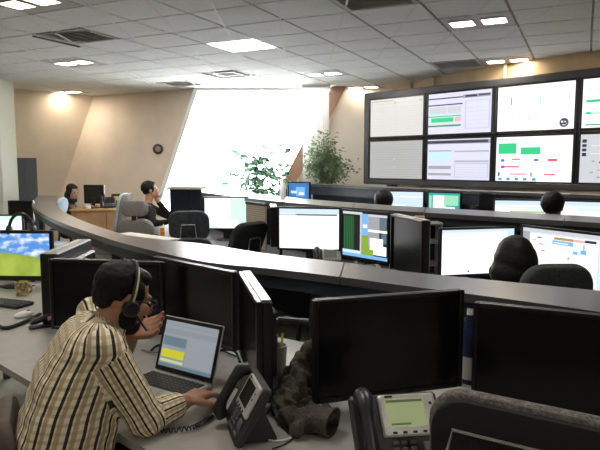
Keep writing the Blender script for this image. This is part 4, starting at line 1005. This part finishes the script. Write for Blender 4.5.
# crumpled jacket
jk = thing('jacket', 'crumpled dark taupe jacket piled on the desk under the middle monitor', 'jacket', (*P(305, 415, DZ).xy, DZ))
jo = Vector(jk.location); jb = MB()
def J(px, py, z): return P(px, py, z) - jo
for a, b, r0, r1 in ((J(282, 405, .775), J(296, 425, .77), .035, .035), (J(284, 392, .79), J(306, 398, .79), .04, .05), (J(292, 378, .83), J(310, 376, .84), .035, .045), (J(300, 362, .88), J(314, 360, .89), .03, .04), (J(308, 350, .94), J(318, 348, .96), .02, .028), (J(296, 425, .77), J(318, 416, .785), .032, .04), (J(296, 380, .82), J(290, 405, .79), .045, .05), (J(306, 364, .88), J(300, 384, .83), .04, .05), (J(312, 352, .94), J(306, 368, .87), .026, .04), (J(306, 398, .79), J(318, 380, .82), .05, .045)): capsule(jb, a, b, r0, r1, 14)
jbo = bake('body', jb, .006, 1, jacket_m, jk)
def fold(p):
    q = Vector((p.x * 22 + p.z * 9, p.y * 22, p.z * 9 - p.x * 5)) + Vector((noise.noise(p * 8), noise.noise(p * 8 + Vector((5, 5, 5))), 0)) * .7
    k = 1 - 2.2 * abs(noise.noise(q)); k2 = 1 - 2 * abs(noise.noise(q * 2.1 + Vector((3, 1, 7))))
    return k * .024 + k2 * .008 - .016
push(jbo.data, fold)
sl_ = MB(); s0, s1 = J(306, 415, .79), J(333, 423, .785)
ax = (s1 - s0).normalized(); o1 = ax.cross(Vector((0, 0, 1))).normalized(); o2 = o1.cross(ax)
vs = []; fs = []; nn = 22; rings = [(0, .040), (.3, .043), (.6, .046), (.85, .05), (1, .052), (1, .046), (.7, .040), (.4, .036)]
for k, r in rings:
    for i in range(nn):
        a = 2 * math.pi * i / nn; w_ = 1 + .06 * math.sin(3 * a + k * 7); vs.append(s0.lerp(s1, k) + (o1 * math.cos(a) * 1.05 + o2 * math.sin(a) * .9) * r * w_)
for l in range(len(rings) - 1):
    for i in range(nn): j = (i + 1) % nn; fs.append((l * nn + i, l * nn + j, (l + 1) * nn + j, (l + 1) * nn + i))
sl_.add(vs, fs); sl_.build('sleeve', jacket_m, jk, smooth=True)
# grey cup with pens, papers
def cup(label, p, r, h, m, name='cup', cat='cup', handle=False, z=None, extra=None):
    t = thing(name, label, cat, p)
    MB().lathe([(r * .8, 0), (r * .86, .004), (r, h), (r * .9, h), (r * .74, .01)], 20).build('body', m, t, smooth=40)
    if handle: MB().tube([(r * .9, 0, h * .82), (r * 1.5, 0, h * .78), (r * 1.6, 0, h * .45), (r * 1.3, 0, h * .2), (r * .85, 0, h * .18)], .006, 8).build('handle', m, t, smooth=True)
    return t
cq = P(277, 372, DZ)
tcup = cup('grey plastic pen cup behind the jacket', (cq.x, cq.y, DZ), .042, .115, M('cup_grey', (.26, .27, .26), .5))
for i, (dx, dy, m_) in enumerate(((.01, .0, M('pen_yellow', (.7, .5, .05), .5)), (-.012, .01, black_m), (.0, -.012, M('pen_blue', (.05, .1, .4), .5)))):
    tag(MB().tube([(cq.x + dx, cq.y + dy, DZ + .012), (cq.x + dx * 2.4, cq.y + dy * 2.4, DZ + .165)], .0045, 6, m_).build('pen', m_), ('yellow', 'black', 'blue')[i] + ' pen standing in the grey pen cup', 'pen', 'pens in the cup')
pq = P(300, 362, DZ)
for lb, (px, py), rz, s in (('white paper sheet behind the jacket, beside the pen cup', (300, 356), 20, .2), ('white paper sheet under the edge-on monitor foot', (263, 398), 35, .12)):
    q = P(px, py, DZ); o = MB().box((0, 0, .001), (s, s * 1.35, .002)).build('paper_sheet', paper_m); o.location = (q.x, q.y, DZ); o.rotation_euler = (0, 0, R(rz)); tag(o, lb, 'paper')
# slim bottle and card between the right monitors
q = Q(470, 345, 2.26)
bt = thing('bottle', 'small blue bottle in the gap between the two right-hand black monitors', 'bottle', (q.x, q.y, DZ))
MB().lathe([(.03, 0), (.032, .01), (.032, .2), (.014, .25), (.014, .275)], 16).build('body', M('blue_bottle', (.02, .03, .09), .3), bt, smooth=40); MB().lathe([(.016, .275), (.016, .30)], 12).build('cap', white_m, bt)
MB().lathe([(.0328, .02), (.0328, .11)], 16).build('wrapper', silver_m, bt, smooth=40)
# left part of the near desk
mq = P(22, 295, DZ)
mg_ = cup('patterned ceramic mug below the hill wallpaper screen', (mq.x, mq.y, DZ), .043, .09, M('mug_print', (.55, .40, .20), .35, var=.9, scale=45), name='mug', cat='mug', handle=True)
def keyboard(label, p, rz, wd=.44, dp=.14, z=DZ):
    t = thing('keyboard', label, 'keyboard', (p[0], p[1], z), rz)
    MB().box((0, 0, .011), (wd, dp, .02), bev=.006).build('case', black_m, t)
    km = MB().box((0, 0, 0), (.0165, .0165, .006), bev=.002).mesh('key', M('key_black', (.02, .02, .022), .5))
    for r_ in range(5):
        for c_ in range(21): part('key', km, t, ((c_ - 10) * .0198, .044 - r_ * .0215, .023))
    return t
kq = P(8, 304, DZ); keyboard('black keyboard in front of the hill wallpaper monitor', (kq.x - .06, kq.y), R(-20))
# headphone-like black strap with a white mouse
cable('thick black headset strap lying on the desk at the left edge', [P(-8, 321, DZ + .01), P(4, 328, DZ + .01), P(22, 323, DZ + .01), P(40, 314, DZ + .01)], .011, black_m)
q = P(24, 317, DZ)
mo = thing('computer_mouse', 'white computer mouse beside the black strap on the desk', 'mouse', (q.x, q.y, DZ), R(-40))
MB().ball((0, 0, .012), (.034, .055, .022), n=16).build('shell', white_m, mo, smooth=True); MB().box((0, .025, .033), (.008, .018, .006), bev=.002).build('wheel', black_m, mo)
q = P(46, 327, DZ)
st = thing('stapler', 'black stapler with a pink patch at the foot of the thick edge-on monitor', 'stapler', (q.x, q.y, DZ), R(35))
MB().box((0, 0, .009), (.17, .045, .018), bev=.006).build('base', black_m, st); MB().box((.0, 0, .052), (.16, .04, .03), rot=(0, R(-14), 0), bev=.01).build('arm', black_m, st); MB().box((.03, -.021, .054), (.05, .003, .02), rot=(0, R(-14), 0)).build('patch', M('pink_sticker', (.7, .3, .35), .5), st)
MB().box((.07, 0, .035), (.02, .03, .05)).build('hinge', black_m, st)
# far left clutter beyond the hill wallpaper monitor
q0, q1 = T2(8, 200.5, 1.14), T2(33, 200.5, 1.14)
monitor('small dark monitor at the far left end of the curved counter', (q0[0], q0[1]), (q1[0], q1[1]), .86, 1.14, th=.08)
q0, q1 = T2(-16, 214.5, 1.06), T2(23, 214.5, 1.06)
monitor('pale lit screen strip above the hill wallpaper monitor', q0, q1, .80, 1.06, content=('white2', [(0, .8, 1, 1, 'mint')]))
q = Q(21, 222, XY_ := xr[1] + .03)
hp = thing('headphones', 'black headphones hung on top of the hill wallpaper monitor', 'headphones', (q.x, q.y, XPZ))
MB().tube([(.085 * math.cos(R(a)), 0, .0 + .115 * math.sin(R(a))) for a in range(-5, 186, 10)], .011, 8).build('headband', black_m, hp, smooth=True)
for sx in (-1, 1): MB().lathe([(.026, -.013), (.034, -.008), (.034, .008), (.026, .013)], 16, None, Matrix.Translation((sx * .085, 0, -.0)) @ Matrix.Rotation(R(90), 4, 'Y')).build('ear_pad', black_m, hp, smooth=40)
# pale storage unit behind the ledge
q0 = Q(92, 252, 4.15); q1 = Q(166, 252, 3.9)
pc = thing('storage_unit', 'low pale grey storage unit just behind the curved ledge, left of centre', 'cabinet', (-1.31, 4.62, 0), R(-40))
MB().box((0, 0, .50), (.62, .35, 1.0), bev=.006).build('carcass', M('pale_grey', (.5, .5, .48), .6), pc)
MB().box((0, 0, 1.012), (.66, .39, .024), bev=.004).build('top', M('pale_top', (.62, .61, .58), .5), pc)
for s in (-1, 1): d = MB().box((s * .15, -.18, .46), (.29, .016, .86), bev=.004).build('door', M('pale_grey', (.5, .5, .48), .6), pc); MB().box((s * .03, -.195, .5), (.012, .016, .1), bev=.003).build('handle', chrome_m, d)
# ------------------------------------------------------------------ second row furniture
pa = Q(247, 225, 6.2); pb = Q(266, 225, 5.85)
pn = thing('divider_screen', 'beige perforated divider screen right of the pale green monitor', 'divider', ((pa.x + pb.x) / 2, (pa.y + pb.y) / 2, DZ), math.atan2(pb.y - pa.y, pb.x - pa.x))
wdp = (pb - pa).xy.length
MB().box((0, 0, .22), (wdp, .02, .44)).build('panel', stripes('perforated_beige', (.42, .37, .30), (.28, .24, .19), .022, .4), pn)
MB().box((0, 0, .455), (wdp + .02, .03, .03), bev=.004).build('cap', fascia_m, pn)
# partition box by the man in black
q = Q(185, 201, 7.25)
bx_ = thing('desk_partition', 'navy desk partition with a pale top in front of the bright window', 'partition', (q.x, 7.3, 0), R(-8))
wq = (Q(201, 200, 7.25).x - Q(169, 200, 7.25).x)
MB().box((0, 0, .645), (wq, .06, 1.29), bev=.004).build('panel', navy_m, bx_)
MB().box((0, .06, 1.305), (wq + .02, .3, .03), bev=.005).build('top', M('pale_tan_top', (.4, .36, .3), .5), bx_)
MB().box((-wq / 2 + .03, .12, .645), (.05, .2, 1.28)).build('side', navy_m, bx_)
# wooden desk of the woman
q0, q1 = P(66, 208, WD), P(120, 203.5, WD)
wd_ = thing('wooden_desk', 'oak desk at the far left where the woman in black works', 'desk', (-3.17, 9.45, 0), R(6))
lw_ = .86
MB().box((0, 0, WD - .015), (lw_, .62, .03), bev=.004).build('top', wood_m, wd_)
MB().box((0, -.28, (WD - .03) / 2), (lw_ - .04, .02, WD - .03)).build('front_panel', M('oak_panel', (.36, .21, .10), .6, var=.12, scale=7), wd_)
MB().box((lw_ / 2 - .03, 0, (WD - .03) / 2), (.03, .58, WD - .03)).build('side_panel', wood_m, wd_)
for y_ in (-.24, .26): MB().box((-lw_ / 2 + .04, y_, (WD - .03) / 2), (.05, .05, WD - .03)).build('leg', wood_m, wd_)
MB().box((.12, -.293, .45), (.012, .006, .8)).build('joint_strip', M('oak_dark', (.12, .06, .03), .6), wd_)
q = Q(115, 196, 9.5)
yb = thing('box', 'black and yellow box on the oak desk beside the pale blue chair', 'box', (q.x, 9.55, WD), R(15))
MB().box((0, 0, .11), (.14, .14, .22), bev=.006).build('carton', black_m, yb); MB().box((.0, -.072, .15), (.08, .004, .07)).build('print', M('yellow_print', (.75, .55, .05), .5), yb)
for i, (px, lb, m_) in enumerate(((72, 'small wooden bowl on the oak desk before the woman', M('bowl_wood', (.35, .17, .07), .5)), (88, 'small pale dish on the oak desk under the dark monitor', white_m))):
    q = Q(px, 207, 9.3); cup(lb, (q.x, 9.3, WD), .05, .055, m_, name='bowl', cat='bowl')
chair('pale blue chair seen edge-on at the far end of the curved counter', at(47, 204, 8.2), R(82), back_w=.24, back_h=.24, back_z=1.02, m=chair_blue, bracket=False)
# drinks carton by the man in black
q = P(162, 216, DZ + .02)
jc = thing('juice_carton', 'small orange carton on the desk before the man in black', 'carton', (*at(162, 213, 7.0), DZ), R(20)); MB().box((0, 0, .055), (.05, .04, .11), bev=.004).build('carton', M('orange_print', (.75, .32, .05), .5, var=.3), jc); MB().tube([(.01, 0, .11), (.015, 0, .15)], .004, 6).build('straw', white_m, jc)
# shelf unit right of the sideways monitor
q0 = Q(413, 232, 4.45); q1 = Q(440, 232, 4.45)
sf = thing('paper_tray', 'grey two-tier paper tray between the sideways monitor and the white screen', 'tray', ((q0.x + q1.x) / 2 + .01, 4.5, DZ), R(0))
sw_ = q1.x - q0.x
for z_ in (.1, .27, .41): MB().box((0, 0, z_), (sw_, .22, .012)).build('tier', M('tray_grey', (.28, .28, .27), .5), sf)
for s in (-1, 1): MB().box((s * (sw_ / 2 - .006), 0, .21), (.012, .2, .42)).build('side', MATS['tray_grey'], sf)
q = Q(416, 231, 4.42); t = thing('tape_roll', 'tan tape roll on the top of the grey paper tray', 'tape', (q.x + .03, 4.45, DZ + .416)); MB().lathe([(.035, 0), (.04, .004), (.04, .05), (.035, .054), (.025, .05), (.025, .004)], 16).build('roll', M('tan_tape', (.6, .4, .25), .5), t, smooth=40)
q = P(420, 262, DZ); cup('grey tumbler below the paper tray', (*at(419, 255, 4.2), DZ), .042, .16, M('tumbler_grey', (.16, .17, .18), .4))
q = Q(394, 238, 4.75); o = thing('power_strip', 'white power strip standing left of the sideways monitor', 'power strip', (Q(393, 240, 4.5).x, 4.5, DZ)); MB().box((0, 0, .22), (.05, .035, .44), bev=.006).build('case', white_m, o)
for k in range(4): MB().box((0, -.019, .1 + k * .08), (.028, .004, .028), bev=.001).build('socket', M('socket_grey', (.3, .3, .3), .5), o)
q = at(273, 247, 4.8); cup('white plastic cup left of the wide blank screen', (q[0], q[1], DZ), .035, .1, white_m)
q = P(300, 252, DZ)
# ------------------------------------------------------------------ wall things, cabinet, plants
cq = Q(24.5, 180, 9.75)
tc_ = thing('locker', 'tall dark grey metal locker beside the white pillar', 'cabinet', (cq.x - .08, 9.92, 0), R(24))
wl_ = Q(36.5, 180, 9.75).x - Q(12.5, 180, 9.75).x
MB().box((0, 0, .85), (wl_, .4, 1.70), bev=.006).build('body', cabinet_m, tc_)
for s in (-1, 1): d = MB().box((s * wl_ / 4, -.205, .85), (wl_ / 2 - .012, .014, 1.64), bev=.003).build('door', cabinet_m, tc_); MB().box((s * .03, -.217, .9), (.012, .014, .1)).build('handle', chrome_m, d)
q = Q(157.5, 149, 10.3)
wc = thing('wall_speaker', 'small round dark device mounted on the leaning beige wall', 'wall device', (q.x, 10.34, q.z), R(10))
MB().lathe([(.085, 0), (.09, .02), (.075, .05), (.05, .06)], 20, None, Matrix.Rotation(R(90), 4, 'X')).build('housing', M('device_brown', (.07, .045, .04), .5), wc, smooth=40); MB().lathe([(.05, .06), (.045, .066)], 20, None, Matrix.Rotation(R(90), 4, 'X')).build('grille', M('device_grey', (.3, .28, .27), .5), wc)
MB().tube([(0, -.01, 0), (0, .16, 0)], .02, 8).build('bracket', MATS['device_brown'], wc)
def plant(name, label, p, pot_r, pot_h, trunk_h, crown, n, leaf, m, seed, style='ficus'):
    rnd = random.Random(seed); t = thing(name, label, 'plant', p)
    MB().lathe([(pot_r * .7, 0), (pot_r, pot_h), (pot_r * 1.06, pot_h), (pot_r * 1.06, pot_h + .03), (pot_r * .9, pot_h + .03), (pot_r * .86, pot_h - .02)], 20).build('pot', pot_m, t, smooth=40)
    st_ = MB(); ends = []
    if style == 'ficus':
        for k in range(3): st_.tube([(.02 * k - .02, .0, pot_h - .02), (.05 * math.sin(k * 2), .04 * math.cos(k * 2), trunk_h * .6), (.08 * math.sin(k * 2.3), .08 * math.cos(k * 2.3), trunk_h)], .014, 6)
        for k in range(26):
            c, rr = rnd.choice(crown); v = Vector((rnd.gauss(0, 1), rnd.gauss(0, 1), rnd.gauss(0, .8))).normalized() * .85
            e = Vector((c[0] + v.x * rr[0], c[1] + v.y * rr[1], c[2] + v.z * rr[2])); st_.tube([(0, 0, min(trunk_h, e.z - .1)), tuple(Vector((0, 0, trunk_h)).lerp(e, .5)), tuple(e)], [.009, .006, .003], 5); ends.append(e)
    else:
        for k in range(16):
            a = k * 2.4; e = Vector((math.cos(a) * crown[0][1][0] * rnd.uniform(.5, 1), math.sin(a) * crown[0][1][1] * rnd.uniform(.5, 1), crown[0][0][2] + rnd.uniform(-.25, .35))); st_.tube([(0, 0, pot_h - .02), tuple(Vector((e.x * .3, e.y * .3, e.z * .75))), tuple(e)], [.01, .007, .004], 5); ends.append(e)
    st_.build('stems', bark_m if style == 'ficus' else m, t)
    lf_ = MB()
    for i in range(n):
        e = rnd.choice(ends); sp = .10 if style == 'ficus' else .13
        c = e + Vector((rnd.gauss(0, sp), rnd.gauss(0, sp), rnd.gauss(0, sp)))
        if style == 'ficus':
            c = e.lerp(Vector((0, 0, trunk_h)), rnd.random() * .6) + Vector((rnd.gauss(0, .07), rnd.gauss(0, .07), rnd.gauss(0, .07)))
        l = leaf * rnd.uniform(.7, 1.25); w_ = l * .38
        Tm = Matrix.Translation(c) @ Euler((rnd.uniform(-.9, .9), rnd.uniform(-.9, .9), rnd.uniform(0, 6.3))).to_matrix().to_4x4()
        lf_.add([(0, 0, 0), (w_ / 2, l * .4, .012), (0, l, -.02), (-w_ / 2, l * .4, .012), (0, l * .45, -.004)], [(0, 1, 4), (1, 2, 4), (2, 3, 4), (3, 0, 4)], None, Tm)
    o = lf_.build('foliage', m, t); o['kind'] = 'stuff'
    return t
fq = Q(328, 165, 9.5)
plant('ficus_tree', 'tall small-leaved ficus in front of the blind and cream wall', (fq.x, 9.5, 0), .13, .3, 1.35, [((-.05, 0, 1.85), (.26, .25, .26)), ((.22, 0, 1.65), (.24, .25, .24)), ((-.17, .0, 1.6), (.2, .22, .24)), ((.08, 0, 1.45), (.36, .28, .2))], 1500, .085, leaf_m, 3)
fq = Q(262, 182, 8.9)
plant('leafy_plant', 'broad-leaved green plant on the window side, left of the ficus', (fq.x, 8.9, 0), .17, .35, .9, [((0, 0, 1.3), (.30, .25, .3))], 260, .2, leaf_d, 5, style='leafy')
q = Q(284, 190, 8.0)
bb = thing('water_bottle', 'clear pale bottle standing on the second ledge near the plants', 'bottle', (*P(283, 196.5, Z2).xy, Z2)); MB().lathe([(.035, 0), (.037, .01), (.037, .13), (.015, .17), (.015, .19)], 14).build('body', M('pale_bottle', (.75, .8, .85), .2, var=.03), bb, smooth=40); MB().lathe([(.017, .19), (.017, .21)], 12).build('cap', white_m, bb)

bpy.data.scenes.remove(BAKE)
